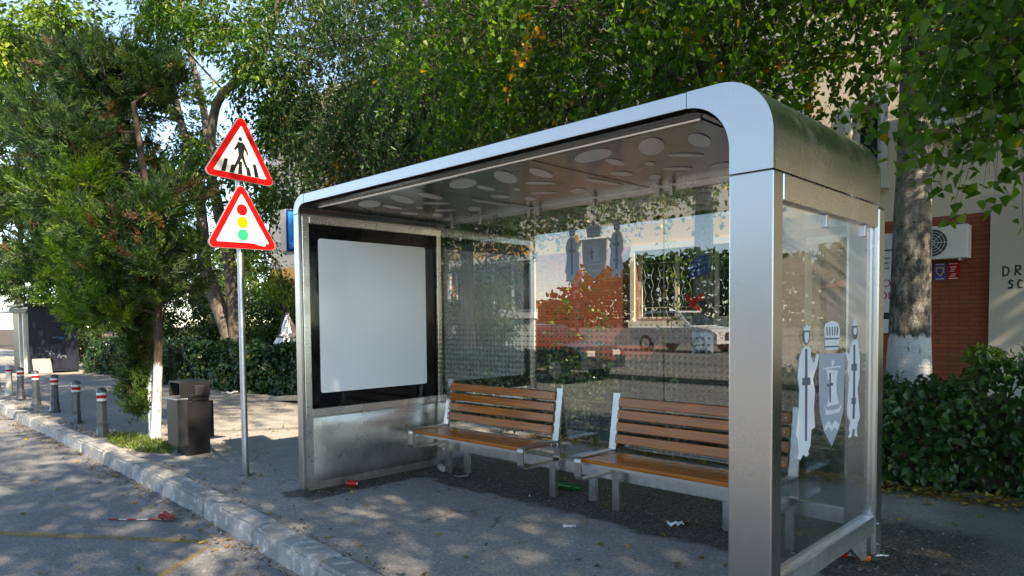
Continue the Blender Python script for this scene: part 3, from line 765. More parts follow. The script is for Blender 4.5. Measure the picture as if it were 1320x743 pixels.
crest(sg, lambda u, v, t: (-.026+t, u, v), M['crest'], M['crest_grey'], M['crest_dark'])
crest(panes[1], lambda u, v, t: (-2.36+(u-.32)*.66, 1.4498-t, 1.755+(v-.778)*.66), M['crest_grey'], M['crest_smoke'], M['crest_mark'])

# ------------------------------------------------------------------ benches
def make_bench(x0, x1, label):
    b = thing('bench', ((x0+x1)/2, 1.2, 0), label, 'bench', 'slatted benches inside the bus shelter')
    w = .062
    m = MB()
    for i in range(5):
        y0 = .985 + i*.079; m.box(x0+w*.5, x1-w*.5, y0, y0+.070, .424-.002*i, .453-.002*i, .005)
    m.build('seat', M['wood'], b)
    m = MB()
    for i in range(4):
        z = .545 + i*.091; y = 1.372 + (z-.45)*.17
        m.bar((x0+.0345, y, z), (x1-.0345, y, z), .026, .068, (0, .17, 1), .005)
    m.build('backrest', M['wood'], b)
    for xx in (x0, x1):
        m = MB(); xa, xb = xx-w/2, xx+w/2
        loop = rrect(.965, 1.42, .285, .462, .04); inner = rrect(.979, 1.406, .299, .448, .028)
        n = len(loop)
        for i in range(n):
            j = (i+1) % n
            A, B, C, D_ = loop[i], loop[j], inner[j], inner[i]
            m.prism([A, B, C, D_], fx, xa, xb)
        m.build('armrest_frame', M['steel'], b)
        m = MB(); m.bar((xx, 1.388, .40), (xx, 1.463, .885), w, .026, (0, 1, -.16), .003); m.build('back_post', M['steel'], b)
        xl = xx + (.055 if xx == x0 else -.005)
        m = MB(); m.box(xl-w/2, xl+w/2, 1.35, 1.39, 0, .286, .003); m.build('leg', M['steel'], b)
        for i in range(4):
            z = .545 + i*.091; y = 1.355 + (z-.45)*.17; sx = .06 if xx == x0 else -.06
            m = MB(); m.tube([(xx+sx, y+.005, z), (xx+sx, y-.002, z)], .008, 8); m.build('bolt', M['bolt'], b)
    m = MB(); m.box(x0, x1, 1.03, 1.06, .395, .423); m.box(x0, x1, 1.32, 1.35, .395, .418); m.build('seat_rail', M['galv'], b)
    return b
make_bench(-3.80, -2.42, 'brown slatted bench beside the blank white poster panel')
make_bench(-1.85, -.47, 'brown slatted bench whose right end is hidden by the steel pillar')

# ------------------------------------------------------------------ road signs on a pole
SX, SY = -5.068, -.011
sign = thing('road_sign', (SX, SY, 0), 'galvanised pole carrying pedestrian crossing and traffic light warning triangles', 'road sign')
m = MB(); m.tube([(SX, SY, 0), (SX-.008, SY+.002, 3.25)], .029, 14); m.build('pole', M['galv'], sign, 40)
m = MB(); m.tube([(SX, SY, 0), (SX, SY, .015)], .05, 12); m.build('pole_foot', M['galv'], sign, 40)
def rtri(cy_, zb, side, r, n=5):
    h = side*math.sqrt(3)/2; c = (cy_, zb+h/3); k = 2*r
    pts = []
    for a in (90, 210, 330):
        d = (h*2/3-k); px, pz = c[0]+d*math.cos(R(a)), c[1]+d*math.sin(R(a))
        pts += arc(px, pz, r, a-60, a+60, n)
    return pts
def shrink(pts, c, f): return [(c[0]+(u-c[0])*f, c[1]+(v-c[1])*f) for u, v in pts]
ANG = R(4)
def sx(u, v, t):      # u = across (about the pole), t = out of the plate towards +X
    d = t+.036
    return (SX + d*math.cos(ANG) - (u)*math.sin(ANG), SY + d*math.sin(ANG) + (u)*math.cos(ANG), v)
def tri_sign(zb, side, tilt, what):
    def fn(u, v, t):
        uu, vv = u, v-zb-side*.29
        return sx(uu*math.cos(tilt)-vv*math.sin(tilt), zb+side*.29+uu*math.sin(tilt)+vv*math.cos(tilt), t)
    c = (0, zb+side*math.sqrt(3)/6)
    P = MB(); P.prism(rtri(0, zb, side, .045), fn, 0, .020); plate = P.build('sign_plate', M['sign_back'], sign, 30)
    P = MB(); P.prism(shrink(rtri(0, zb, side, .045), c, .985), fn, .0202, .0215); P.build('red_border', M['red'], plate)
    iw = shrink(rtri(0, zb, side, .012), c, .725)
    P = MB(); P.prism(iw, fn, .0217, .0225); P.build('white_field', M['white'], plate)
    z0 = zb + side*.10
    if what == 'walk':
        s = side/.7
        P = MB()
        disc = lambda cx, cz, r, n=18: [(cx+r*math.cos(2*math.pi*i/n), cz+r*math.sin(2*math.pi*i/n)) for i in range(n)]
        def q(pts): P.prism([(a*s, z0+b*s) for a, b in pts], fn, .0227, .0232)
        q(disc(-.008, .300, .020))
        q([(-.028, .272), (.016, .274), (.034, .256), (.066, .196), (.066, .168), (.052, .166), (.050, .190), (.030, .216), (.026, .160), (.052, .090), (.082, .024), (.098, .010), (.094, -.004), (.078, -.002), (.060, .018), (.006, .130), (-.050, .032), (-.058, .004), (-.078, .000), (-.080, .014), (-.024, .150), (-.030, .216), (-.052, .192), (-.068, .196), (-.062, .212)])
        P.build('pedestrian_symbol', M['black'], plate)
        P = MB()
        for k, (cx, lean) in enumerate(((-.165, .028), (-.086, .014), (-.006, 0), (.078, -.014), (.155, -.028))):
            h = .115 if k in (0, 2, 4) else .075
            w0 = .021
            P.prism([((cx-w0)*s, (z0-.012*s)), ((cx+w0)*s, z0-.012*s), ((cx+lean+w0*.75)*s, z0+(h-.012)*s), ((cx+lean-w0*.75)*s, z0+(h-.012)*s)], fn, .0233, .0237)
        P.build('crossing_stripes', M['black'], plate)
    else:
        for k, mm in ((2, 'red'), (1, 'amber'), (0, 'green')):
            cz = zb + .128 + k*.115; D_ = [(.050*math.cos(2*math.pi*i/24), cz+.050*math.sin(2*math.pi*i/24)) for i in range(24)]
            ring = [(.053*math.cos(2*math.pi*i/24), cz+.053*math.sin(2*math.pi*i/24)) for i in range(24)]
            P = MB(); P.prism(ring, fn, .0227, .0230); ro_ = P.build('lamp_ring', M['black'], plate)
            P = MB(); P.prism(D_, fn, .0231, .0235); P.build('lamp_spot', M[mm], plate)
        P = MB(); P.prism([(.10, zb+.055), (.215, zb+.03), (.222, zb+.06), (.107, zb+.085)], fn, .0240, .0244); st = P.build('sticker', M['white'], plate)
        P = MB()
        for k in range(6): P.prism([(.112+k*.016, zb+.060-k*.0034), (.121+k*.016, zb+.058-k*.0034), (.124+k*.016, zb+.070-k*.0034), (.115+k*.016, zb+.072-k*.0034)], fn, .0245, .0248)
        P.build('sticker_text', M['black'], st)
        P = MB(); P.prism([(-.20, zb+.12), (-.11, zb+.10), (-.12, zb+.15), (-.17, zb+.16)], fn, .0240, .0242); P.build('tape_remnant', M['sticker_grey'], plate)
        P = MB(); P.prism([(.13, zb+.13), (.21, zb+.115), (.16, zb+.17)], fn, .0240, .0242); P.build('tape_remnant', M['sticker_grey'], plate)
tri_sign(2.755, .72, R(-2), 'walk')
tri_sign(2.132, .72, R(1), 'lights')
for z in (2.35, 2.5, 2.98, 3.15):
    m = MB(); m.box(SX-.04, SX+.033, SY-.045, SY+.045, z, z+.03, .004); m.build('clamp', M['galv'], sign)

# blue light-box sign behind the left end of the shelter
bs = thing('blue_sign', (-4.62, .62, 2.08), 'small blue box sign with grey edge sticking out behind the left shelter end', 'sign')
m = MB(); m.box(-4.50, -4.402, .10, .62, 2.07, 2.44, .006); m.build('sign_case', M['sign_back'], bs)
m = MB(); m.box(-4.4015, -4.398, .103, .617, 2.073, 2.437); fr_ = m.build('navy_border', M['navy'], bs)
m = MB(); m.box(-4.3975, -4.395, .122, .60, 2.095, 2.418); m.build('blue_face', M['blue'], bs)
m = MB(); m.prism([(.145, 2.115), (.20, 2.108), (.235, 2.125), (.20, 2.122), (.16, 2.125)], fx, -4.3948, -4.3943); m.build('pale_mark', M['white'], bs)
for z in (2.14, 2.36):
    m = MB(); m.box(-4.40, -4.077, .35, .38, z, z+.03); m.build('bracket', M['galv'], bs)

# ------------------------------------------------------------------ bollards along the kerb
def make_bollard():
    b = thing('bollard', (0, 0, 0), 'x', 'bollard', 'bollards along the kerb')
    m = MB(); m.lathe((0, 0, 0), [(.085, 0), (.085, .03), (.072, .05), (.066, .14), (.070, .145), (.070, .165), (.060, .172), (.052, .44), (.060, .448), (.060, .462)], 8)
    m.build('post', M['bollard'], b, 30)
    m = MB(); m.lathe((0, 0, 0), [(.056, .462), (.058, .47), (.058, .565), (.054, .57)], 18); m.build('reflective_band', M['white'], b, 40)
    m = MB(); m.lathe((0, 0, 0), [(.0588, .495), (.0588, .537)], 18); m.build('red_stripe', M['red'], b, 40)
    m = MB(); m.lathe((0, 0, 0), [(.054, .57), (.060, .574), (.060, .592), (.050, .612), (.030, .626), (.008, .632)], 16); m.build('cap', M['bollard'], b, 40)
    m = MB()
    for a in range(4): m.box(-.012, .012, -.012, .012, .0, .0)
    return b
BOL = [(-8.70, -.236, 'dark grey bollard nearest the tree with whitewashed trunks'), (-10.33, -.139, 'second dark bollard from the whitewashed tree'),
       (-12.04, -.028, 'third dark bollard from the whitewashed tree'), (-13.46, -.003, 'fourth dark bollard, below the corner of the dark kiosk'),
       (-14.76, .006, 'fifth bollard, dark grey, below the pale stone slab'), (-16.01, .038, 'bollard coloured pale as sunlit, next after the dark ones'),
       (-17.4, .06, 'farthest bollard coloured pale as sunlit, cut by the left edge of the photo')]
proto = make_bollard()
for i, (x, y, lab) in enumerate(BOL):
    o = proto if i == 0 else copy_tree(proto)
    o.location = (x, y, 0); o.rotation_euler = (rnd.uniform(-.02, .02), rnd.uniform(-.02, .02), rnd.uniform(0, 3)); o['label'] = lab
    if i >= 5:
        for ch in o.children:
            if ch.name.startswith(('post', 'cap')):
                ch.data = ch.data.copy(); ch.data.materials[0] = M['bollard_sunlit']

# ------------------------------------------------------------------ litter bin
tb = thing('litter_bin', (-6.64, .1, 0), 'black metal litter bin with hooded top and side containers beside the whitewashed trunks', 'litter bin')
m = MB(); m.box(-6.78, -6.50, -.012, .245, 0, .60, .005); m.build('body', M['trash'], tb)
m = MB(); m.box(-6.79, -6.47, -.075, .25, .80, .815, .003); m.box(-6.79, -6.775, -.075, .25, .645, .7995); m.box(-6.485, -6.47, -.075, .25, .645, .7995, .003); m.box(-6.774, -6.486, .24, .25, .645, .7995)
m.box(-6.774, -6.486, .06, .238, .601, .799); m.build('hood', M['trash'], tb)
m = MB(); m.box(-6.469, -6.462, .08, .18, .66, .77, .004); m.build('ash_tray', M['black_metal'], tb)
m = MB(); m.box(-6.73, -6.42, -.125, -.018, .13, .625, .006); cont = m.build('side_container', M['trash_pale'], tb)
m = MB(); m.box(-6.735, -6.415, -.130, -.012, .626, .640, .003); m.build('rim', M['galv'], cont)
m = MB(); m.box(-6.76, -6.52, .25, .30, .17, .585, .006); m.build('side_container', M['trash'], tb)

# ------------------------------------------------------------------ kiosk and slab
kx, ky = -23.0, 2.3
ks = thing('kiosk', (kx-.8, ky, 0), 'dark blue metal kiosk with graffiti and a small pale awning', 'kiosk')
m = MB(); m.box(-25.0, -22.9, 1.72, 2.98, .05, 1.98, .01); kb = m.build('wall', M['kiosk'], ks)
m = MB()
for y0, y1 in ((1.80, 2.12), (2.17, 2.92)): m.box(-22.899, -22.885, y0, y1, .12, 1.86, .004)
m.build('wall_panel', M['kiosk'], kb)
m = MB(); m.box(-25.1, -22.78, 1.60, 3.05, 1.985, 2.06, .01); m.build('roof', M['kiosk'], ks)
m = MB(); m.box(-25.0, -22.95, 1.30, 1.715, 1.80, 1.90, .03); m.build('awning', M['kiosk_light'], ks)
m = MB(); m.tube([(-23.0, 1.35, 1.87), (-22.88, 1.35, 1.87)], .075, 12); m.build('awning_roll', M['kiosk_light'], ks)
for xx in (-22.98, -23.5):
    m = MB(); m.box(xx-.04, xx+.04, 1.60, 1.68, .02, 1.80, .005); m.build('corner_post', M['kiosk_light'], ks)
def scrawl(mb, pts, wd, fn):
    for a, b in zip(pts, pts[1:]):
        d = (b[0]-a[0], b[1]-a[1]); L = math.hypot(*d) or 1; n_ = (-d[1]/L*wd/2, d[0]/L*wd/2)
        e = (d[0]/L*wd*.4, d[1]/L*wd*.4)
        mb.poly([fn(a[0]-e[0]+n_[0], a[1]-e[1]+n_[1]), fn(a[0]-e[0]-n_[0], a[1]-e[1]-n_[1]), fn(b[0]+e[0]-n_[0], b[1]+e[1]-n_[1]), fn(b[0]+e[0]+n_[0], b[1]+e[1]+n_[1])])
m = MB(); m2 = MB(); zz_ = [0]
def kf(u, v):
    zz_[0] += .00002
    return (-22.884+zz_[0], u, v)
for (u, v, sc, mb) in ((2.36, 1.70, .20, m), (2.62, 1.35, .13, m), (2.30, 1.05, .15, m2), (2.05, .62, .16, m), (2.70, 1.1, .10, m), (2.42, .5, .12, m), (2.45, 1.52, .13, m)):
    pts = [(u+sc*(.28*i + rnd.uniform(-.15, .15)), v + sc*rnd.uniform(-.5, .5)) for i in range(8)]
    scrawl(mb, pts, .022, kf)
m.build('white_graffiti', M['chalk'], kb); m2.build('blue_graffiti', M['chalk_blue'], kb)
m = MB(); m.bar((-22.55, 1.98, .01), (-22.76, 1.98, .44), .46, .05, (1, 0, .4), .01)
tag(m.build('stone_slab', M['slab']), 'square pale stone slab leaning against the dark kiosk', 'slab')

# ------------------------------------------------------------------ foliage builders
def tube_arrays(paths):
    """many thin 3-sided tubes: list of (points, r0, r1)"""
    V, F, base = [], [], 0
    for pts, r0, r1 in paths:
        pts = np.asarray(pts, float); n = len(pts)
        d = np.gradient(pts, axis=0); d = unit(d)
        ref = np.array([.31, .77, .2]) if True else None
        s_ = unit(np.cross(d, ref[None])); u_ = np.cross(s_, d)
        rad = np.linspace(r0, r1, n)[:, None]
        ring = np.stack([pts + rad*(s_*math.cos(a)+u_*math.sin(a)) for a in (0, 2.094, 4.189)], 1)
        V.append(ring.reshape(-1, 3))
        i = np.arange(n-1)
        for k in range(3):
            k2 = (k+1) % 3
            F.append(base + np.stack([i*3+k, i*3+k2, (i+1)*3+k2, (i+1)*3+k], 1))
        base += 3*n
    V = np.concatenate(V); F = np.concatenate(F)
    return V, F.reshape(-1), np.arange(len(F))*4

def merge(parts):
    V, Lp, St, T, MI = [], [], [], [], []; vb = lb_ = 0
    for (v, l, s_), t, mi in parts:
        V.append(v); Lp.append(l+vb); St.append(s_+lb_); T.append(t); MI.append(np.full(len(s_), mi)); vb += len(v); lb_ += len(l)
    return np.concatenate(V), np.concatenate(Lp), np.concatenate(St), np.concatenate(T), np.concatenate(MI)

def crown_obj(name, parent, leaf, twigs, leafmat, tint):
    parts = [(leaf, np.repeat(tint, len(leaf[2])//len(tint)), 0)]
    if twigs: parts.append((tube_arrays(twigs), None, 1)); n = len(parts[-1][0][2]); parts[-1] = (parts[-1][0], np.zeros(n), 1)
    V, Lp, St, T, MI = merge(parts)
    return arr_mesh(name, V, Lp, St, None, parent, T, [leafmat, M['bark']], MI)

def limb(mb, pts, r0, r1, n=9, wob=.03):
    """smooth wobbling tapered limb through the given points"""
    P = [Vector(p) for p in pts]; out_ = []; K = 6
    for i in range(len(P)-1):
        p0, p1, p2, p3 = P[max(i-1, 0)], P[i], P[i+1], P[min(i+2, len(P)-1)]
        for k in range(K):
            t = k/K
            out_.append(.5*((2*p1)+(p2-p0)*t+(2*p0-5*p1+4*p2-p3)*t*t+(3*p1-p0-3*p2+p3)*t*t*t))
    out_.append(P[-1])
    m_ = len(out_)
    rad = [(r0+(r1-r0)*(i/(m_-1))**.8)*(1+rnd.uniform(-wob, wob)) for i in range(m_)]
    mb.tube(out_, rad, n)
    return out_

def pick_ellipsoid(n, c, r, shell=.0):
    d = randdir(n); k = (shell**3 + (1-shell**3)*rng.random(n))**(1/3)
    return np.array(c) + d*k[:, None]*np.array(r)

def weeping_tree(name, label, base, height, r0, clusters, leafmat, bark, group=None, leaf=(.05, .045), per=26, limbs=True, lean=(0, 0), shape='delta', cat='tree', strand=(.5, 1.5), gap=None):
    """birch-like: clusters are (centre, radii, number of strands)"""
    x, y = base
    t = thing(name, (x, y, 0), label, cat, group)
    mb = MB()
    top = Vector((x+lean[0], y+lean[1], height))
    path = limb(mb, [(x, y, -.05), (x+.02, y, height*.18), (x+lean[0]*.35+.05, y+lean[1]*.3, height*.45), (x+lean[0]*.7-.04, y+lean[1]*.7, height*.75), top], r0, r0*.16, 14, .03)
    twigs, P, D, N, T = [], [], [], [], []
    for c, r, cnt in clusters:
        c = Vector(c)
        zz = min(max(.45*height, c.z - .35*r[2]), height*.9)
        i = min(range(len(path)), key=lambda k: abs(path[k].z - (zz - .8)))
        a = path[i]; far = (c-a).length
        if limbs and far > .4:
            mid = a.lerp(c, .5) + Vector((rnd.uniform(-.2, .2), rnd.uniform(-.2, .2), .25*far*.5))
            limb(mb, [a, mid, c], min(r0*.35, .03+far*.016), .012, 7)
        anchors = pick_ellipsoid(cnt, c, r)
        for p in anchors:
            L = rnd.uniform(*strand); k = max(4, int(L/.12))
            out_ = np.array([p[0]-c.x, p[1]-c.y]); nn = np.linalg.norm(out_)+1e-6; out_ = out_/nn
            q = [np.array(p)]; vel = np.array([out_[0]*.8+rnd.uniform(-.4, .4), out_[1]*.8+rnd.uniform(-.4, .4), rnd.uniform(.0, .5)])
            for s_ in range(k):
                vel = vel*.84 + np.array([rnd.uniform(-.18, .18), rnd.uniform(-.18, .18), -.24])
                q.append(q[-1] + vel/np.linalg.norm(vel)*(L/k))
            q = np.array(q); twigs.append((q, .0035, .0012))
            if rnd.random() < .5: twigs.append((np.array([np.array(c)+(p-np.array(c))*.15*rnd.random(), np.array(c)*.4+p*.6+[0, 0, .1], p]), .009, .0035))
            m_ = max(3, int(per*L*rnd.uniform(.7, 1.3))); f = np.sort(rng.random(m_)); f = f*(len(q)-1); i0 = np.minimum(f.astype(int), len(q)-2); fr = (f-i0)[:, None]
            pp = q[i0]*(1-fr)+q[i0+1]*fr
            P.append(pp + rng.normal(0, .040, pp.shape)); tw = rnd.random()
            T.append(np.clip(rng.normal(.30+.35*tw, .16, m_), 0, .955) if rnd.random() > .012 else np.full(m_, .99))
    P = np.concatenate(P); T = np.concatenate(T); n = len(P)
    T[rng.random(n) < .004] = .99
    D = randdir(n)*.9; D[:, 2] -= .6
    N = randdir(n)*.8; N[:, 2] += .35
    sz = rng.uniform(.5, 1.25, n)
    mb.build('trunk', bark, t, 60)
    crown_obj('crown', t, leaf_arrays(P, D, N, leaf[0]*sz, leaf[1]*sz, .15, shape), twigs, leafmat, T)
    return t

# ------------------------------------------------------------------ birches behind the shelter
BL = 'birches in the hedge bed behind the shelter'
weeping_tree('birch_tree', 'birch with thick dark trunk and whitewashed foot, right of the shelter', (-.85, 5.3), 11.5, .255,
    [((-.9, 4.6, 5.0), (1.6, 1.5, 1.2), 210), ((-2.4, 4.6, 5.2), (1.5, 1.4, 1.0), 190), ((.6, 3.9, 4.4), (1.2, 1.1, .9), 190), ((-1.2, 3.3, 4.7), (1.0, .8, .6), 110),
     ((1.3, 2.9, 3.9), (.8, .8, .8), 120), ((.55, 2.45, 3.45), (.45, .5, .4), 60), ((.62, 2.75, 3.05), (.35, .4, .3), 46), ((.25, 3.3, 3.3), (.35, .4, .3), 36), ((-.3, 4.2, 7.2), (2.5, 2.4, 1.5), 260), ((.5, 2.6, 6.3), (1.8, 1.4, 1.0), 140), ((1.0, 3.4, 3.5), (.5, .5, .45), 60), ((-2.2, 3.9, 4.15), (.9, .7, .6), 130), ((-3.4, 1.0, 8.6), (2.2, 1.9, 1.0), 323), ((-1.5, -.8, 8.4), (2.0, 1.7, 1.0), 289), ((-1.4, 2.0, 8.6), (2.0, 1.6, 1.0), 150), ((1.8, 4.2, 8.4), (2.0, 2.0, 1.2), 170)],
    M['birch_leaf'], M['birch_bark'], BL, (.088, .076), 19, strand=(.35, 1.2))
weeping_tree('birch_tree', 'slim birch seen through the glass back with blue and red scraps tied on', (-3.65, 6.0), 11, .19,
    [((-3.6, 5.2, 5.6), (1.8, 1.6, 1.2), 230), ((-5.3, 5.2, 5.5), (1.6, 1.5, 1.2), 230), ((-4.2, 3.6, 5.2), (1.5, 1.2, 1.0), 180), ((-2.5, 4.0, 5.4), (1.2, 1.2, .9), 120), ((-5.4, 3.6, 5.4), (1.3, 1.2, 1.0), 150), ((-4, 5, 7.8), (2.8, 2.4, 1.4), 250), ((-6.8, 4.8, 5.8), (1.3, 1.4, 1.2), 150), ((-3.2, 4.1, 4.2), (.9, .7, .6), 130), ((-4.7, 4.2, 4.2), (1.0, .7, .6), 140), ((-6.9, 5.6, 3.7), (1.0, .7, .5), 130), ((-5.4, 5.0, 3.7), (.9, .6, .5), 110), ((-3.9, 4.6, 3.6), (.9, .6, .4), 90), ((-5.6, 8.6, 4.3), (1.5, .8, .7), 150), ((-8.2, 8.6, 4.4), (1.5, .8, .7), 150), ((-6.2, 4.5, 4.4), (1.0, .8, .7), 130), ((-6.4, 1.2, 8.8), (2.2, 1.9, 1.0), 323), ((-9, .6, 9.0), (2.2, 2.0, 1.0), 323), ((-5.2, -1.0, 8.9), (2.0, 1.7, 1.0), 289), ((-6.4, 3.6, 9.0), (2.0, 1.7, 1.0), 150)],
    M['birch_leaf'], M['birch_bark'], BL, (.078, .064), 20, strand=(.4, 1.3))
weeping_tree('weeping_tree', 'drooping blue-green tree rising behind the left half of the shelter roof', (-9.6, 6.9), 10.5, .2,
    [((-9.4, 6.2, 6.0), (1.8, 1.6, 1.3), 260), ((-8.2, 5.5, 5.2), (1.4, 1.3, 1.0), 190), ((-11.2, 6.2, 6.0), (1.6, 1.5, 1.3), 240), ((-10, 6, 7.9), (2.4, 2.0, 1.2), 260), ((-8.0, 5.4, 6.9), (1.6, 1.5, 1.1), 190), ((-10.6, 5.2, 4.9), (1.2, 1.0, .8), 160), ((-12.0, 5.6, 7.6), (1.5, 1.5, 1.2), 190), ((-12.4, 5.6, 5.6), (1.2, 1.2, 1.0), 150), ((-8.4, 5.6, 4.3), (1.1, .9, .6), 120), ((-11.0, 6.3, 3.6), (1.3, .9, .6), 150), ((-8.9, 6.6, 3.6), (1.0, .8, .5), 110), ((-6.6, 6.2, 7.2), (1.5, 1.4, 1.0), 150)],
    M['blue_leaf'], M['walnut_bark'], None, (.105, .042), 24, shape='lance', strand=(.7, 2.0))
weeping_tree('shade_tree', 'unseen birch out to the right, added to shade the brick building', (5.0, 8.8), 11, .2,  # out of view, added to keep sun off the wall
    [((1.2, 9.0, 6.6), (1.5, 1.1, 1.0), 170), ((3.2, 9.0, 6.6), (1.6, 1.2, 1.1), 200), ((5.2, 8.8, 6.9), (1.7, 1.4, 1.2), 210), ((7.2, 8.4, 6.6), (1.6, 1.4, 1.2), 190), ((4, 8, 8.6), (2.4, 1.8, 1.2), 210), ((8.5, 7, 8), (1.8, 1.8, 1.4), 190), ((1.3, 10.1, 5.6), (1.0, .5, .6), 130), ((2.8, 10.0, 7.2), (1.3, .55, .8), 160), ((4.6, 10.0, 8.4), (1.4, .55, .9), 170), ((1.6, 9.9, 8.2), (1.2, .6, .8), 130)],
    M['birch_leaf'], M['birch_bark'], BL, (.11, .10), 22, strand=(.5, 1.4))
weeping_tree('shade_tree', 'unseen large birch farther right, added to shade the pavement', (11, 1.2), 13, .25,  # out of view, added to thicken the shade on the pavement
    [((8.6, -1.2, 7.6), (2.0, 1.8, 1.3), 230), ((8.8, 2.2, 7.8), (2.1, 1.9, 1.3), 240), ((10.8, 4.4, 8.2), (2.1, 2.0, 1.4), 230), ((11, .4, 9.4), (2.4, 2.2, 1.4), 240), ((11.5, -2.8, 8.4), (2.0, 1.8, 1.3), 200), ((13, 2, 8), (2.2, 2.2, 1.5), 200)],
    M['birch_leaf'], M['birch_bark'], BL, (.12, .11), 20, strand=(.5, 1.4))
weeping_tree('shade_tree', 'unseen birch shading the shelter from beside the pavement', (4.9, 4.6), 11, .2,  # out of view, crown clusters placed to shade road and poster
    [((3.6, 2.6, 4.9), (1.7, 1.6, 1.1), 190), ((4.4, .6, 5.3), (1.9, 1.8, 1.2), 210), ((2.3, .4, 5.2), (1.4, 1.3, .8), 110), ((5.5, -1.6, 5.8), (1.8, 1.5, 1.2), 190), ((2.6, -1.9, 5.6), (1.5, 1.2, .9), 190), ((.6, -1.6, 5.9), (1.2, 1.1, .7), 190), ((1.2, -.8, 5.8), (1.1, .7, .5), 200), ((.4, -3.4, 6.0), (1.3, 1.1, .7), 160), ((2.4, -3.8, 6.2), (1.5, 1.2, .8), 170), ((4.4, -4.0, 6.2), (1.5, 1.3, .9), 170), ((3.6, .2, 6.8), (2.0, 1.9, .9), 210), ((-1.6, -3.0, 6.8), (1.4, 1.2, .7), 150), ((6.8, -.4, 7.2), (1.8, 1.7, 1.0), 180), ((6.5, 2, 6.5), (2.2, 2.2, 1.6), 220), ((4.6, 4.6, 7), (2.5, 2.3, 1.6), 220), ((6.5, -3.2, 6.4), (1.8, 1.5, 1.0), 130)],
    M['birch_leaf'], M['birch_bark'], BL, (.10, .09), 19, strand=(.5, 1.4))

# ------------------------------------------------------------------ broadleaf trees on the left
def broad_tree(name, label, base, stems, clusters, leafmat, bark, r0, leaf=(.1, .055), per=60, group=None, cat='tree', shape='ovate', extra=0):
    x, y = base; t = thing(name, (x, y, 0), label, cat, group); mb = MB(); ends = []
    for st in stems:
        pts, ra, rb = st; ends.append(limb(mb, pts, ra, rb, 12, .04))
    allp = [p for e in ends for p in e]
    twigs, P, T, DD = [], [], [], []
    for c, r, cnt in clusters:
        c = Vector(c); a = min(allp, key=lambda p: (p-c).length + (0 if p.z < c.z else 1.5))
        far = (c-a).length
        mid = a.lerp(c, .5) + Vector((rnd.uniform(-.2, .2), rnd.uniform(-.2, .2), .12*far)); limb(mb, [a, mid, c], min(.06, .012+far*.012), .010, 6)
        sub = pick_ellipsoid(cnt, c, r, .25)
        for p in sub:
            p = np.array(p); cc = np.array(c); o0 = cc+(p-cc)*.2*rnd.random()
            tip = p + (p-cc)*.12 + np.array([0, 0, -.12]); pts = np.array([o0, (o0+p)/2+[0, 0, .08], p, tip]); twigs.append((pts, .010, .0025))
            m_ = int(per*rnd.uniform(.6, 1.4)); f = rng.beta(2.2, 1.0, m_)[:, None]
            pp = o0*(1-f) + tip*f + rng.normal(0, 1, (m_, 3))*np.array([.14, .14, .11])
            P.append(pp); tw = rnd.random(); T.append(np.clip(rng.normal(.28+.4*tw, .17, m_), 0, 1))
            d = unit(pp-(o0*.6+p*.4)[None]); DD.append(d)
    P = np.concatenate(P); T = np.concatenate(T); n = len(P); D = np.concatenate(DD)*.7+randdir(n)*.6; D[:, 2] -= .35
    N = randdir(n)*.6; N[:, 2] += .9; sz = rng.uniform(.65, 1.25, n)
    mb.build('trunk', bark, t, 60)
    crown_obj('crown', t, leaf_arrays(P, D, N, leaf[0]*sz, leaf[1]*sz, .12, shape), twigs, leafmat, T)
    return t
broad_tree('walnut_tree', 'leafy tree with two curving grey stems behind the road sign', (-16.5, 5.0),
    [([(-16.5, 5, -.05), (-16.65, 5, .86), (-17.5, 5, 1.9), (-18.37, 5, 3.1), (-18.4, 5, 4.1), (-18.8, 5, 5.6), (-19.6, 5, 7.0), (-20.4, 5, 8.6)], .27, .09),
     ([(-16.45, 5.05, -.05), (-16.5, 5.05, .9), (-16.6, 5.05, 2.0), (-16.9, 5.05, 3.2), (-17.5, 5.05, 4.6), (-17.9, 5.05, 5.8), (-17.45, 5.05, 7.2), (-16.0, 5.0, 7.6), (-14.2, 5, 8.2), (-13.6, 5, 9.4)], .24, .07),
     ([(-17.9, 5.05, 5.8), (-18.6, 5.2, 7.4), (-19.0, 5.0, 9.2), (-19.4, 5, 10.6)], .14, .05)],
    [((-19.5, 4.2, 8.4), (1.6, 1.5, 1.1), 38), ((-21.8, 3.6, 7.4), (1.7, 1.5, 1.1), 38), ((-17.0, 3.6, 8.9), (1.6, 1.5, 1.0), 38), ((-14.6, 4.4, 8.1), (1.5, 1.4, 1.1), 40), ((-13.2, 4.2, 7.0), (1.3, 1.2, 1.0), 34),
     ((-15.6, 4.2, 9.9), (2.0, 1.6, 1.0), 36), ((-19.4, 4.4, 10.6), (2.2, 1.8, 1.0), 40), ((-22.6, 4.0, 9.6), (2.0, 1.8, 1.2), 40), ((-20.8, 5, 5.4), (1.3, 1.2, 1.0), 26), ((-16.2, 4.6, 5.4), (1.0, 1.0, .8), 22), ((-12.4, 4.8, 8.6), (1.4, 1.4, 1.0), 32), ((-15.0, 5.4, 4.6), (.9, .9, .8), 20), ((-17.4, 5.6, 4.2), (1.0, .9, .8), 20), ((-13.6, 5.0, 6.0), (1.0, .9, .8), 26), ((-14.6, 5.4, 6.5), (1.0, .9, .8), 26), ((-19.6, 5.4, 6.6), (1.0, .9, .8), 24), ((-18.6, 4.4, 5.4), (.9, .8, .6), 20)],
    M['walnut_leaf'], M['walnut_bark'], .27, (.13, .066), 62)
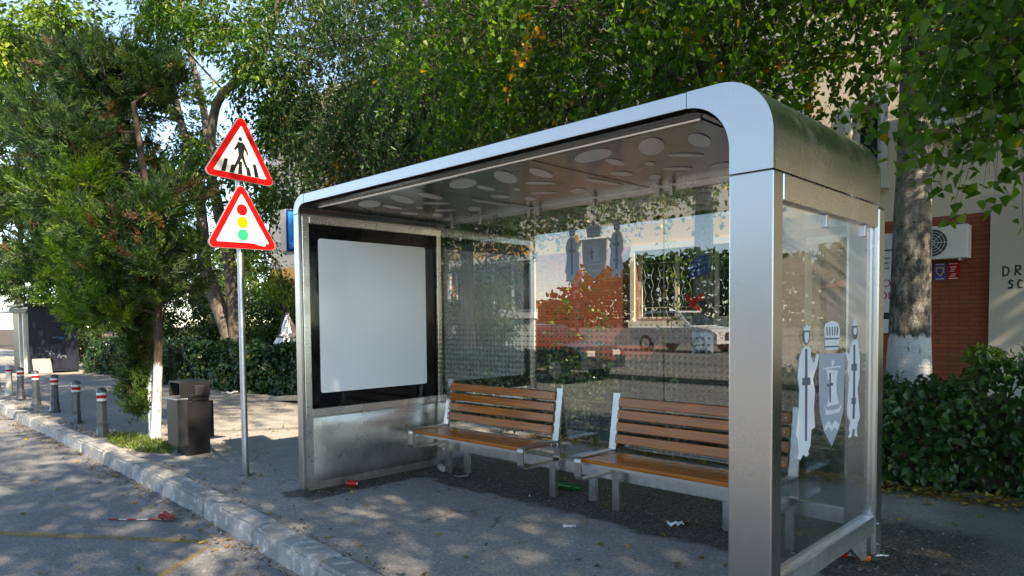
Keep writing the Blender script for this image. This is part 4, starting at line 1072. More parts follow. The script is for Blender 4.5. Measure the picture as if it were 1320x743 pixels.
broad_tree('roadside_tree', 'broad leafy tree at upper left with sunlit yellow-green leaves', (-19.4, 3.6),
    [([(-19.4, 3.6, -.05), (-19.5, 3.5, 2.2), (-19.4, 3.0, 4.2), (-19.0, 2.2, 6.5), (-18.7, 1.6, 8.2)], .2, .07), ([(-19.5, 3.4, 3.2), (-19.2, 1.8, 5.0), (-18.5, .2, 6.4)], .12, .05)],
    [((-18.6, .8, 6.6), (1.6, 1.5, 1.0), 46), ((-17.2, .2, 7.4), (1.5, 1.5, .9), 44), ((-20.4, .2, 6.2), (1.7, 1.6, 1.1), 44), ((-18.6, -1.0, 6.8), (1.5, 1.4, .9), 42), ((-19.5, 1.2, 8.2), (2.2, 1.8, .9), 46), ((-22, 1.0, 5.0), (1.5, 1.4, .9), 36), ((-16.2, 1.2, 8.0), (1.4, 1.3, .8), 36), ((-22.5, -.6, 6.2), (1.8, 1.6, 1.2), 40), ((-20, 1.2, 4.4), (1.2, 1.2, .8), 26)],
    M['sunny_leaf'], M['walnut_bark'], .2, (.13, .075), 56)
broad_tree('dry_tree', 'tan half-dry tree showing between the crowns above the blue sign', (-16.0, 8.0),
    [([(-16.0, 8, -.05), (-15.9, 8, 2.0), (-15.8, 8, 4.2), (-15.7, 8, 6.5)], .12, .04)],
    [((-15.6, 7.8, 5.4), (1.2, 1.1, 1.2), 40), ((-15.9, 7.8, 7.3), (1.3, 1.2, 1.3), 46), ((-15.3, 7.6, 3.7), (.9, .9, .8), 24), ((-17, 7.8, 6.2), (1.0, 1, 1.0), 36), ((-18.4, 7.6, 7.0), (1.0, 1, 1.0), 36), ((-17.4, 7.6, 8.0), (1.0, 1, 1.0), 34)],
    M['tan_leaf'], M['bark'], .12, (.06, .03), 70)
broad_tree('young_tree', 'small brown-stemmed tree with yellow-green leaves behind the ivy hedge', (-14.9, 5.3),
    [([(-14.9, 5.3, -.05), (-14.75, 5.3, .9), (-14.4, 5.3, 1.8), (-14.6, 5.3, 2.8)], .09, .03), ([(-14.7, 5.3, 1.0), (-14.1, 5.2, 1.3), (-13.7, 5.2, 1.9)], .05, .02)],
    [((-14.6, 5.0, 2.5), (.7, .6, .6), 26), ((-13.9, 5.0, 2.2), (.5, .5, .4), 14), ((-15.2, 5.1, 3.2), (.7, .6, .5), 18)],
    M['bright_leaf'], M['bark'], .09, (.08, .045), 34)
# far trees closing the street to the left
for i, (x, y, h, lab) in enumerate(((-30, 7.5, 7.5, 'far round tree behind the kiosk, nearest the dark hedge'), (-34, 3.5, 8, 'far tree rising directly above the kiosk roof'), (-42, 9, 10, 'tall far tree standing behind the other street trees'), (-27, 12, 8.5, 'far tree beside the left end of the brick building'), (-48, 3, 11, 'tallest far tree, at the very end of the street'), (-38, -3.5, 9, 'far tree overhanging the road at the left edge'), (-52, -8, 11, 'far tree across the road at the left edge'))):
    broad_tree('street_tree', lab, (x, y), [([(x, y, -.05), (x+.1, y, h*.3), (x, y+.2, h*.7), (x, y, h*.95)], .2, .05)],
        [((x+rnd.uniform(-1.6, 1.6), y+rnd.uniform(-1.6, 1.6), h*f), (1.9, 1.9, 1.2), 22) for f in (.42, .5, .6, .68, .76, .86, .95, .55)],
        M['walnut_leaf'], M['walnut_bark'], .2, (.17, .11), 55, 'far street trees')

SH = 'shrubs in the yard behind the left hedges'
for x, y, h, rr, lab in ((-25.5, 6.2, 3.2, 1.7, 'dark shrub in the yard, nearest the kiosk'), (-22.8, 7.6, 3.6, 1.8, 'tall dark shrub in the yard, second from the kiosk'), (-20.2, 8.2, 2.8, 1.5, 'dark shrub in the yard, left of the two grey walnut stems'), (-18.2, 8.8, 2.6, 1.4, 'dark shrub in the yard, right behind the two grey walnut stems'), (-13.2, 7.9, 2.2, 1.2, 'dark shrub behind the silver bundle'), (-10.6, 8.0, 2.3, 1.1, 'dark shrub behind the left pane, right of the poster'), (-28.5, 3.9, 3.4, 1.9, 'dark shrub straight behind the kiosk'), (-33, 8, 4.0, 2.4, 'big dark shrub at the far end of the yard'), (-29.5, 9.6, 3.6, 2.1, 'broad dark shrub seen between the walnut stems and the sign pole'), (-25.8, 9.4, 3.4, 1.9, 'dark shrub close to the left end of the brick wall')):
    broad_tree('shrub', lab, (x, y), [([(x, y, -.05), (x+.1, y, h*.4), (x, y+.1, h*.8)], .06, .02), ([(x+.1, y, -.05), (x+.4, y-.2, h*.35), (x+.7, y-.3, h*.7)], .05, .02)],
        [((x+rnd.uniform(-.7, .7)*rr, y+rnd.uniform(-.5, .5)*rr, h*f), (rr*.62, rr*.55, h*.16), 26) for f in (.12, .2, .28, .4, .5, .6, .7, .8, .92)],
        M['hedge_leaf'], M['bark'], .06, (.11, .06), 42, SH, 'shrub')

# ------------------------------------------------------------------ junipers
def juniper(name, label, base, stems, clumps, group=None):
    x, y = base; t = thing(name, (x, y, 0), label, 'tree', group)
    mb = MB(); allp = []
    for pts, ra, rb in stems: allp += limb(mb, pts, ra, rb, 12, .06)
    twigs = []; sets = {'juniper_leaf': [], 'thuja_leaf': []}
    for c, r, cnt, kind in clumps:
        cc = np.array(c); a = min(allp, key=lambda p: (p-Vector(c)).length)
        limb(mb, [a, a.lerp(Vector(c), .55)+Vector((0, 0, .05)), Vector(c)], .022, .006, 5)
        heads = pick_ellipsoid(cnt, c, r, .35)
        for h in heads:
            dirn = (h-cc); dirn = dirn/(np.linalg.norm(dirn)+1e-6) + np.array([0, 0, .55]) + rng.normal(0, .25, 3); dirn /= np.linalg.norm(dirn)
            L = rnd.uniform(.16, .34); q = np.array([h-dirn*L*.6, h, h+dirn*L*.5]); twigs.append((q, .004, .0015))
            # a feathery spray: side sprigs in a plane
            m_ = 54; f = rng.random(m_); side = rng.choice([-1, 1], m_)[:, None]; pl = unit(rng.normal(size=(1, 3))); sv = unit(np.cross(dirn[None], pl))
            p0 = (h-dirn*L*.5)[None] + dirn[None]*(f*L)[:, None] + rng.normal(0, .018, (m_, 3))
            d = dirn[None]*.85 + sv*side*(.75-.35*f)[:, None] + rng.normal(0, .22, (m_, 3))
            nrm = np.cross(dirn[None], sv)+rng.normal(0, .35, (m_, 3))
            tw = rnd.random(); tt = np.clip(rng.normal(.15+.6*tw, .12, m_), 0, .93)
            if kind == 'juniper_leaf' and rnd.random() < .05: tt = rng.uniform(.95, 1, m_)
            sets[kind].append((p0, d, nrm, (.034+.046*(1-f))*rng.uniform(.7, 1.3, m_), tt))
    mb.build('trunk', M['juniper_bark'], t, 60)
    parts = []
    for mi, kind in enumerate(('juniper_leaf', 'thuja_leaf')):
        if not sets[kind]: continue
        P, D, N, L, T = [np.concatenate([s_[k] for s_ in sets[kind]]) for k in range(5)]
        parts.append((quad_arrays(P, D, N, L*1.12, L*.25), T, mi))
    tb_ = tube_arrays(twigs); parts.append((tb_, np.zeros(len(tb_[2])), 2))
    V, Lp, St, T, MI = merge(parts)
    arr_mesh('crown', V, Lp, St, None, t, T, [M['juniper_leaf'], M['thuja_leaf'], M['bark']], MI)
    return t
J, Th = 'juniper_leaf', 'thuja_leaf'
jr = random.Random(5)
cl = []
for k in range(34):      # main crown, leaning away along the road
    z = jr.uniform(2.0, 5.0); w_ = 1.15*(1-abs(z-3.0)/3.2)
    cl.append(((-8.5-jr.uniform(-.9 if z < 2.7 else -.05, 1.7)*w_*1.2, .15+jr.uniform(-.85, .9)*w_, z), (.55, .5, .42), 62, J))
cl += [((-9.75, .0, 4.75), (.45, .4, .55), 60, J), ((-9.2, -.1, 4.1), (.5, .5, .5), 60, J)]
cl += [((-8.5, -.40, 1.67), (.36, .3, .30), 70, Th), ((-7.75, -.38, 1.62), (.30, .26, .26), 56, Th), ((-8.3, -.40, 3.2), (.34, .3, .42), 66, Th), ((-7.6, -.40, 2.45), (.32, .28, .30), 54, Th), ((-6.95, -.15, 2.15), (.32, .28, .3), 50, J), ((-8.9, -.4, 2.35), (.34, .3, .34), 56, Th), ((-6.85, -.1, 2.7), (.3, .28, .3), 46, J)]
cl += [((-9.7, -.35, 1.95), (.42, .35, .32), 60, Th), ((-9.1, -.45, 2.35), (.4, .32, .35), 50, Th), ((-9.5, -.5, 3.25), (.38, .3, .34), 46, Th), ((-8.3, -.55, 2.75), (.4, .3, .3), 42, Th), ((-7.0, .1, 2.9), (.45, .4, .35), 44, J), ((-7.2, .4, 2.3), (.4, .4, .3), 40, J), ((-8.9, .3, 1.75), (.5, .45, .3), 50, J)]
cl += [((-7.75, -.35, 2.15), (.34, .25, .38), 60, Th), ((-7.95, -.40, 1.75), (.38, .25, .28), 60, J), ((-7.4, -.25, 2.6), (.34, .28, .32), 50, J), ((-8.3, -.45, 2.2), (.34, .28, .36), 56, Th), ((-8.6, -.4, 1.7), (.40, .3, .25), 56, Th), ((-7.3, .0, 1.9), (.3, .3, .25), 40, J)]
for z in np.linspace(.42, 1.62, 8): cl.append(((-8.12+.05*math.sin(z*7), .02, float(z)), (.17, .15, .16), 34, J))
juniper('juniper_tree', 'shaggy juniper with twin whitewashed stems beside the litter bin', (-7.9, .14),
    [([(-7.86, .12, -.04), (-7.80, .13, .45), (-7.74, .14, 1.0), (-7.70, .15, 1.7), (-7.9, .15, 2.8), (-8.2, .1, 4.2)], .068, .03),
     ([(-8.02, .17, -.04), (-8.05, .17, .5), (-8.12, .18, 1.0), (-8.22, .2, 1.5), (-8.6, .2, 2.6), (-9.2, .15, 4.4)], .075, .03)], cl)
cl = []
for k in range(44):
    z = jr.uniform(2.0, 6.4); w_ = 2.0*(1-abs(z-3.6)/4.6)
    cl.append(((-14.0+jr.uniform(-1.3, 1.2)*w_, .7+jr.uniform(-1, .9)*w_, z), (.75, .7, .55), 52, J))
cl += [((-13.0, -.5, 2.4), (.6, .5, .5), 50, J), ((-14, -.9, 3.0), (.6, .5, .5), 50, J), ((-12.6, -.4, 3.6), (.5, .4, .5), 44, Th)]
juniper('juniper_tree', 'wide dark juniper hanging over the kiosk at the far left', (-15.2, 2.3),
    [([(-15.2, 2.3, -.05), (-15.1, 2.0, 1.2), (-14.7, 1.4, 2.6), (-14.1, .8, 5.4)], .13, .04)], cl)

# ------------------------------------------------------------------ hedges
def hedge(name, label, x0, x1, yf, yb, h, n, leafmat, size, shape, cat='hedge', bump=.10, dens=None, group=None, stems=True):
    """yf: function of x giving the front face; leaves fill a shell about .3 m thick"""
    t = thing(name, ((x0+x1)/2, (yf((x0+x1)/2)+yb)/2, 0), label, cat, group)
    u = rng.uniform(x0, x1, n); k = rng.random(n); dpt = np.abs(rng.normal(0, .10, n)) - .04
    fh = np.array([h(a) if callable(h) else h for a in u]); F = np.array([yf(a) for a in u])
    wob = bump*(np.sin(u*2.1)+.6*np.sin(u*5.3+1)+.4*np.sin(u*11.7))
    front = k < .62
    z = np.where(front, rng.random(n)**.9*fh, fh+wob*.6)
    wz = bump*.7*np.sin(z*7+u*3)
    y = np.where(front, F + wob + wz + dpt + .18*(z/fh)**4, F + rng.random(n)*(yb-F))
    z = np.where(front, z, z - dpt + .03*np.sin(y*9+u*4)); z = np.maximum(z, .03)
    P = np.stack([u, y, z], 1)
    Nn = np.where(front[:, None], np.array([[0, -1, .35]]), np.array([[0, -.25, 1]])) + randdir(n)*.65
    D = randdir(n)*.8; D[:, 2] -= np.where(front, .7, 0)
    sz = rng.uniform(.4, 1.4, n)
    cl_ = np.floor(u*2.3)+np.floor(z*3.1)*7.3; T = np.clip(rng.normal(.40, .20, n) + .13*np.sin(cl_*12.9), 0, .97); T[rng.random(n) < .008] = 1
    V, Lp, St = leaf_arrays(P, D, Nn, size[0]*sz, size[1]*sz, .06, shape)
    arr_mesh('leaves', V, Lp, St, None, t, np.repeat(T, 2), [leafmat])
    m = MB(); st = random.Random(int(x0*10)); x = x0+.1
    while x < x1:
        y = yf(x)+.28; hh = (h(x) if callable(h) else h)
        m.tube([(x, y, 0), (x+st.uniform(-.1, .1), y+st.uniform(-.05, .1), hh*.5), (x+st.uniform(-.25, .25), y+st.uniform(-.1, .2), hh*.95)], [.018, .013, .005], 5); x += st.uniform(.18, .4)
    # dense dark twig mass inside
    stp = max(.5, (x1-x0)/24); x = x0+.12
    m.build('stems', M['bark'], t)
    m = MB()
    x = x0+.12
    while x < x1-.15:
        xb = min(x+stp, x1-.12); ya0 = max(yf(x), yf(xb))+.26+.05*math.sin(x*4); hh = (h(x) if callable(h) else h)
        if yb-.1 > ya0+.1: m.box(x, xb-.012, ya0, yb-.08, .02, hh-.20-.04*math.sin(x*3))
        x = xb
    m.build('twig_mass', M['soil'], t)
    return t
yl = lambda x: 3.10 + max(0, (x+15.5))*.105 if x < -10.9 else 3.58+.0*x
hedge('ivy_hedge', 'low dark ivy-covered hedge between the walnut stems and the poster end', -15.6, -10.2, lambda x: 3.2+max(0, x+15.6)*.09, 4.4, .92, 11000, M['ivy_leaf'], (.085, .075), 'ivy')
hedge('clipped_hedge', 'clipped bluish hedge running from the ivy hedge back to the kiosk', -22.6, -15.65, lambda x: 3.08+.0*x, 4.3, .98, 11000, M['ivy_leaf'], (.07, .055), 'ovate')
hedge('dark_hedge', 'dark hedge seen through the glass behind the two benches', -10.1, -1.75, lambda x: 3.62, 4.6, .93, 16000, M['ivy_leaf'], (.08, .065), 'ivy')
hedge('green_hedge', 'bushy green hedge to the right of the shelter', -1.70, 4.2, lambda x: 3.62+.05*math.sin(x*2), 4.75, lambda x: .93+.06*math.sin(x*2.7)+.03*math.sin(x*7.1), 12500, M['hedge_leaf'], (.07, .046), 'ovate', bump=.11)
n = 420; t = thing('sprig', (.06, 3.95, 1.0), 'sunlit yellow-green sprig standing out above the right-hand hedge', 'plant')
P = pick_ellipsoid(n, (.06, 3.95, 1.10), (.17, .15, .10)); tw = [(np.array([[.06, 3.95, .8], [.06+rnd.uniform(-.05, .05), 3.95, .95], [.06+rnd.uniform(-.16, .16), 3.95+rnd.uniform(-.12, .12), 1.16]]), .005, .002) for _ in range(12)]
D = randdir(n); D[:, 2] = np.abs(D[:, 2])
crown_obj('leaves', t, leaf_arrays(P, D, randdir(n)+np.array([[0, -.3, .8]]), rng.uniform(.03, .055, n), rng.uniform(.018, .03, n)), tw, M['bright_leaf'], rng.random(n))
n = 150; t = thing('sprig', (.36, 3.9, .95), 'dark upright sprig at the right of the sunlit sprig on the hedge', 'plant')
zz = rng.uniform(.95, 1.22, n); P = np.stack([.36+rng.normal(0, .02, n), 3.9+rng.normal(0, .02, n), zz], 1); D = randdir(n); D[:, 2] = np.abs(D[:, 2])*.8
crown_obj('leaves', t, leaf_arrays(P, D, randdir(n), rng.uniform(.03, .05, n), rng.uniform(.012, .02, n)), [(np.array([[.36, 3.9, .7], [.36, 3.9, 1.0], [.365, 3.9, 1.24]]), .005, .002)], M['hedge_leaf'], rng.random(n))

# straggling saplings behind the glass
def sapling(label, stems, n, mat_, spread=.10):
    x, y = stems[0][0][0], stems[0][0][1]
    t = thing('sapling', (x, y, 0), label, 'plant', 'straggling saplings behind the glass'); tw, P = [], []
    for pts in stems:
        pts = np.array(pts, float); tw.append((pts, .006, .002)); f = rng.random(n//len(stems))*(len(pts)-1); i0 = np.minimum(f.astype(int), len(pts)-2); fr = (f-i0)[:, None]
        pp = pts[i0]*(1-fr)+pts[i0+1]*fr; P.append(pp + rng.normal(0, spread, pp.shape)*np.array([1, .8, .7]))
    P = np.concatenate(P); n = len(P); D = randdir(n); D[:, 2] -= .3
    crown_obj('leaves', t, leaf_arrays(P, D, randdir(n)+np.array([[0, -.5, .6]]), rng.uniform(.03, .06, n), rng.uniform(.02, .038, n)), tw, mat_, rng.random(n))
sapling('straggling sapling behind the middle pane, left of the window', [[(-3.15, 2.75, 0), (-3.18, 2.7, .8), (-3.1, 2.65, 1.5), (-3.28, 2.6, 2.1)], [(-3.15, 2.75, .4), (-2.95, 2.7, 1.1), (-2.85, 2.6, 1.6)], [(-3.18, 2.7, .8), (-3.4, 2.6, 1.3), (-3.42, 2.6, 1.7)]], 330, M['bright_leaf'])
sapling('tall thin sapling in front of the barred window', [[(-2.1, 2.7, 0), (-2.12, 2.65, 1.1), (-2.05, 2.6, 1.7), (-2.14, 2.6, 2.35)], [(-2.1, 2.7, .9), (-1.92, 2.6, 1.5), (-1.98, 2.6, 2.0)], [(-2.1, 2.7, .3), (-2.3, 2.6, .9), (-2.24, 2.6, 1.3)]], 330, M['bright_leaf'], .085)
sapling('low leafy sapling behind the left pane beside the poster', [[(-4.35, 2.7, 0), (-4.4, 2.65, .6), (-4.25, 2.6, 1.1)], [(-4.35, 2.7, .2), (-4.6, 2.6, .7), (-4.75, 2.6, 1.5)], [(-4.3, 2.7, .2), (-3.7, 2.6, .8), (-3.6, 2.6, 1.0)]], 260, M['hedge_leaf'])
sapling('low bright sapling right of the first bench behind the glass', [[(-3.4, 2.5, 0), (-3.35, 2.5, .5), (-3.2, 2.45, .95)], [(-3.4, 2.5, .3), (-2.8, 2.5, .75), (-2.6, 2.5, .9)]], 130, M['bright_leaf'], .07)

# ------------------------------------------------------------------ building behind
YB = 10.8
bl = thing('building', (-9, YB, 0), 'brick-fronted building with cream upper wall and barred window behind the shelter', 'building')
def wallbox(x0, x1, z0, z1, m_, name='wall', y0=YB, y1=YB+.4, holes=()):
    b = MB(); xs = sorted({x0, x1, *[q for h in holes for q in h[:2]]}); zs = sorted({z0, z1, *[q for h in holes for q in h[2:]]})
    for a, c in zip(xs, xs[1:]):
        for d, e in zip(zs, zs[1:]):
            if any(h[0] <= a and c <= h[1] and h[2] <= d and e <= h[3] for h in holes): continue
            b.box(a, c, y0, y1, d, e)
    return b.build(name, m_, bl)
WIN1 = (-8.02, -5.0, 1.40, 3.02); WIN0 = (-14.6, -11.3, 1.65, 3.05); WIN2 = (-3.95, -3.25, 1.0, 2.85)
wallbox(-26, -1.06, 0, 3.15, M['brick'], 'brick_wall', holes=(WIN1, WIN0, WIN2))
wallbox(-26, -4.1, 3.152, 3.62, M['ochre'], 'ochre_band')
UW = [(-24.2+3.3*k, -22.6+3.3*k, 4.7, 6.2) for k in range(6)]
wallbox(-26, -4.1, 3.622, 9.5, M['upper_render'], 'upper_wall', holes=UW)
wallbox(-4.098, 14, 3.152, 9.5, M['cream'], 'upper_wall', holes=((-3.25, -2.75, 3.9, 5.3), (-.9, .7, 4.75, 6.3)))
wallbox(-1.058, 14, 0, 3.40, M['grey_plaster'], 'plaster_wall', YB-.14, YB-.003)
b = MB(); b.box(-26.3, 14.3, YB-.35, YB+9, 9.503, 9.7); b.build('roof', M['grey_plaster'], bl)
b = MB(); b.box(-26, 14, YB+.7, YB+.9, 0, 3.9); b.build('inner_wall', M['dark_glass'], bl)
b = MB(); b.box(-26, 14, YB+.75, YB+.95, 3.92, 9.4); b.build('inner_wall', M['dark_glass'], bl)
def window(x0, x1, z0, z1, bars=True, nmul=2, fw_=.11, framemat='white_frame', sill=True):
    b = MB()
    b.box(x0-.10, x1+.10, YB-.05, YB-.003, z1, z1+.14); b.box(x0-.12, x0-.002, YB-.05, YB-.003, z0, z1-.002); b.box(x1+.002, x1+.12, YB-.05, YB-.003, z0, z1-.002)
    if sill: b.box(x0-.14, x1+.14, YB-.10, YB-.003, z0-.16, z0-.003)
    f = b.build('window_surround', M[framemat], bl)
    b = MB(); b.box(x0+.002, x1-.002, YB+.12, YB+.17, z1-.09, z1-.002); b.box(x0+.002, x1-.002, YB+.12, YB+.17, z0+.002, z0+.09)
    for k in range(nmul+1):
        xc = x0+.05+(x1-x0-.1)*k/nmul; b.box(xc-.045, xc+.045, YB+.121, YB+.169, z0+.092, z1-.092)
    f2 = b.build('window', M[framemat], bl)
    b = MB(); b.box(x0+.01, x1-.01, YB+.176, YB+.186, z0+.01, z1-.01); b.build('pane', M['dark_glass'], f2)
    if bars:
        b = MB(); n = max(3, int((x1-x0)/.19))
        for k in range(n+1):
            xc = x0+.03+(x1-x0-.06)*k/n; pts = []
            for q in range(9):
                z = z0+.05+(z1-z0-.1)*q/8; off = .032*(1 if q % 2 else -1)*(1 if k % 2 else -1)
                pts.append((xc+off, YB+.05, z))
            b.tube(pts, .006, 5)
        b.tube([(x0+.01, YB+.05, z0+.3), (x1-.01, YB+.05, z0+.3)], .009, 5); b.tube([(x0+.01, YB+.05, z1-.3), (x1-.01, YB+.05, z1-.3)], .009, 5)
        b.build('window_grille', M['grille'], f2)
window(*WIN1, True, 3); window(*WIN0, False, 4, framemat='pale_panel'); window(*WIN2, True, 1); window(-3.25, -2.75, 3.9, 5.3, False, 1); window(-.9, .7, 4.75, 6.3, False, 2)
for q in UW: window(*q, False, 2)
b = MB(); b.box(-14.7, -11.2, YB-.06, YB-.004, .55, 1.45); b.build('pale_panel', M['pale_panel'], bl)
b = MB(); b.box(-.88, .68, YB+.08, YB+.11, 4.77, 5.25); b.build('brown_shutter', simple('brown_shutter', (.06, .025, .02), .6), bl)
# hand-painted letters on the grey wall
LET = {'D': [[(0, 0), (0, 1), (.45, .85), (.6, .5), (.45, .12), (0, 0)]], 'R': [[(0, 0), (.05, 1), (.5, .92), (.5, .6), (.06, .5), (.55, 0)]], 'Z': [[(0, .95), (.55, .95), (0, .05), (.6, .05)]], 'S': [[(.5, .9), (.2, 1), (.02, .75), (.45, .45), (.4, .08), (0, .05)]], 'C': [[(.5, .88), (.2, 1), (0, .55), (.12, .1), (.5, .08)]]}
b = MB(); lay = [0]
def wf(u, v):
    lay[0] += .00004
    return (u, YB-.1425-lay[0], v)
for s_, x, z, h in (('D', -.875, 2.08, .155), ('R', -.715, 2.09, .15), ('Z', -.56, 2.09, .15), ('S', -.80, 1.88, .13), ('C', -.68, 1.88, .13)):
    for pl in LET[s_]: scrawl(b, [(x+u*h*.85, z+v*h) for u, v in pl], .026, wf)
b.build('painted_letters', M['black'], bl)

# air conditioners and plaques on the building
def air_con(x0, x1, z0, z1, label):
    cx, cz = (x0+x1)/2, (z0+z1)/2
    t = thing('air_conditioner', (cx, YB-.2, z0), label, 'air conditioner', 'air conditioners on the wall')
    b = MB(); b.box(x0, x1, YB-.36, YB-.06, z0, z1, .012); b.build('case', M['ac'], t)
    fxc = x0+(x1-x0)*.38; r = (z1-z0)*.42
    b = MB(); D_ = [(fxc+r*math.cos(2*math.pi*i/28), cz+r*math.sin(2*math.pi*i/28)) for i in range(28)]
    b.prism(D_, lambda u, v, t_: (u, YB-.36-t_, v), .001, .004); g1 = b.build('fan_opening', M['ac_dark'], t)
    b = MB()
    for q in (.2, .4, .6, .8, 1.0): b.tube([(fxc+r*q*math.cos(2*math.pi*i/24), YB-.367, cz+r*q*math.sin(2*math.pi*i/24)) for i in range(25)], .0035, 4)
    for q in range(4): a = math.pi*q/4; b.tube([(fxc-r*math.cos(a), YB-.369, cz-r*math.sin(a)), (fxc+r*math.cos(a), YB-.369, cz+r*math.sin(a))], .004, 4)
    b.build('fan_guard', M['ac'], g1)
    for xx in (x0+.1, x1-.1):
        b = MB(); b.box(xx-.02, xx+.02, YB-.38, YB-.002, z0-.04, z0-.005); b.build('wall_bracket', M['galv'], t)
air_con(-2.15, -1.33, 2.40, 2.95, 'white air conditioner low on the brick wall above the two plaques')
air_con(-2.33, -1.55, 4.62, 5.20, 'air conditioner higher up on the cream wall beside the birch trunk')
def plaque(x0, x1, col, label, gold):
    t = thing('plaque', ((x0+x1)/2, YB, 2.05), label, 'plaque')
    b = MB(); b.box(x0, x1, YB-.018, YB-.001, 2.06, 2.355, .003); p_ = b.build('plate', M[col], t)
    b = MB()
    for z in (2.075, 2.325): b.box(x0+.03, x1-.03, YB-.0205, YB-.0185, z, z+.016)
    if not gold:
        for k, z in enumerate((2.27, 2.235, 2.20, 2.15, 2.115)): b.box(x0+.05+.012*(k % 2), x1-.05-.016*(k % 3), YB-.0205, YB-.0185, z, z+.014)
    b.build('plate_text', M['white'], p_)
    if gold:
        c = (x0+x1)/2; sh = [(c-.065, 2.29), (c-.03, 2.275), (c, 2.295), (c+.03, 2.275), (c+.065, 2.29), (c+.06, 2.19), (c, 2.125), (c-.06, 2.19)]
        b = MB(); b.prism(sh, lambda u, v, t_: (u, YB-.0185-t_, v), 0, .002); b.build('plate_crest', M['gold'], p_)
        b = MB(); b.prism([(c+(u-c)*.72, 2.21+(v-2.21)*.72) for u, v in sh], lambda u, v, t_: (u, YB-.0208-t_, v), 0, .0015); b.build('plate_crest_field', M['pool'], p_)
plaque(-1.885, -1.695, 'pool', 'blue plaque with a gold shield on the brick wall', True)
plaque(-1.69, -1.50, 'red', 'red plaque with white text on the brick wall', False)
# white shop banner behind the trunk with green and red letters
t = thing('banner', (-2.9, YB-.05, 1.3), 'white banner with green and red letters half hidden by the birch trunk', 'banner')
b = MB(); b.box(-3.12, -2.3, YB-.05, YB-.03, 1.15, 2.93, .004); bb = b.build('sheet', M['white'], t)
def text3(body, x, z, size, m_, y):
    cu = bpy.data.curves.new('lettering', 'FONT'); cu.body = body; cu.size = size; cu.extrude = .001
    o0 = bpy.data.objects.new('lettering_source', cu); COL.objects.link(o0); bpy.context.view_layer.update()
    me = bpy.data.meshes.new_from_object(o0.evaluated_get(bpy.context.evaluated_depsgraph_get())); bpy.data.objects.remove(o0)
    o = bpy.data.objects.new('lettering', me); COL.objects.link(o); me.materials.clear(); me.materials.append(m_)
    o.parent = bb; off = origin_of(bb); o.location = Vector((x, y, z))-off; o.rotation_euler = (R(90), 0, 0)
    return o
text3('E', -2.72, 2.30, .30, M['green'], YB-.0525); text3('O', -2.70, 1.98, .19, M['red'], YB-.0525); text3('DI', -2.74, 1.76, .19, M['red'], YB-.0525)
b = MB(); b.box(-2.95, -2.35, YB-.0525, YB-.0505, 2.62, 2.645); b.build('rule_line', M['black'], bb)
b = MB(); b.box(-2.80, -2.40, YB-.0525, YB-.0505, 1.40, 1.52); b.build('dark_block', M['black'], bb)
# scraps on the slim birch
t = thing('blue_scrap', (-3.55, 5.75, 2.1), 'crumpled blue paper tied to the slim birch behind the glass', 'paper')
bm = bmesh.new(); bmesh.ops.create_grid(bm, x_segments=6, y_segments=6, size=.13)
for v in bm.verts: v.co = Vector((-3.55+v.co.x*1.15, 5.74+rnd.uniform(-.03, .03), 2.17+v.co.y+.25*v.co.x))
b = MB(); b.addbm(bm); b.build('sheet', M['pool'], t)
t = thing('red_ribbon', (-3.6, 5.75, 1.6), 'red ribbon bow tied round the slim birch behind the glass', 'ribbon')
b = MB()
for a in (30, 150, 250, 300):
    pts = [(-3.62+.16*q*math.cos(R(a)), 5.76-.05*math.sin(q*3), 1.68+.15*q*math.sin(R(a))) for q in np.linspace(0, 1, 5)]
    for p, q in zip(pts, pts[1:]): b.bar(p, q, .012, .085, (0, .3, 1))
b.build('bow', M['red'], t)

# foil bundle, post, behind the ivy hedge
t = thing('foil_bundle', (-12.75, 4.55, .85), 'silver foil-wrapped cone resting on the ivy hedge', 'bundle')
b = MB(); b.lathe((-12.75, 4.5, .86), [(.10, 0), (.29, .04), (.32, .14), (.26, .26), (.17, .36), (.13, .50), (.07, .64), (.03, .74), (.05, .78)], 16)
for i in range(len(b.v)): x, y, z = b.v[i]; b.v[i] = (x+rnd.uniform(-.025, .025), y+rnd.uniform(-.025, .025), z+rnd.uniform(-.015, .015))
b.build('wrapping', M['foil'], t)
b = MB(); b.tube([(-12.75+.27*math.cos(a), 4.5+.27*math.sin(a), 1.13+.03*math.sin(3*a)) for a in np.linspace(0, 6.28, 20)], .016, 6); b.build('tie', M['black_metal'], t)
b = MB(); b.tube([(-28.6, 5, 0), (-28.6, 5, 2.1)], .17, 12); tag(b.build('yellow_post', M['yellow_paint'], None, 40), 'ochre yellow post in the dark gap beside the kiosk', 'post')

# ------------------------------------------------------------------ litter
def litter_can(name, x, y, rz, mm, label, r=.033, L=.115):
    t = thing(name, (x, y, 0), label, 'can'); c, s_ = math.cos(rz), math.sin(rz); z = r+.002
    P = lambda f: (x+c*f, y+s_*f, z)
    b = MB(); b.tube([P(-L/2+.006), P(-L/2+.012), P(-.01), P(.0), P(L/2-.012), P(L/2-.006)], [r*.8, r, r, r*.9, r*.97, r*.8], 16); b.build('body', mm, t, 40)
    b = MB(); b.tube([P(-L/2), P(-L/2+.006)], [r*.76, r*.8], 14); b.tube([P(L/2-.006), P(L/2)], [r*.8, r*.76], 14); b.build('lid', M['bolt'], t, 40)
litter_can('drink_can', -3.92, .42, .5, M['red_can'], 'crushed red can lying at the foot of the poster end')
litter_can('drink_can', -3.84, 1.36, -.4, simple('white_can', (.45, .43, .38), .3, .2, .4, 25), 'pale can lying beside the leg of the left bench')
t = thing('green_bottle', (-2.46, 1.62, 0), 'broken green glass bottle under the glass between the benches', 'bottle')
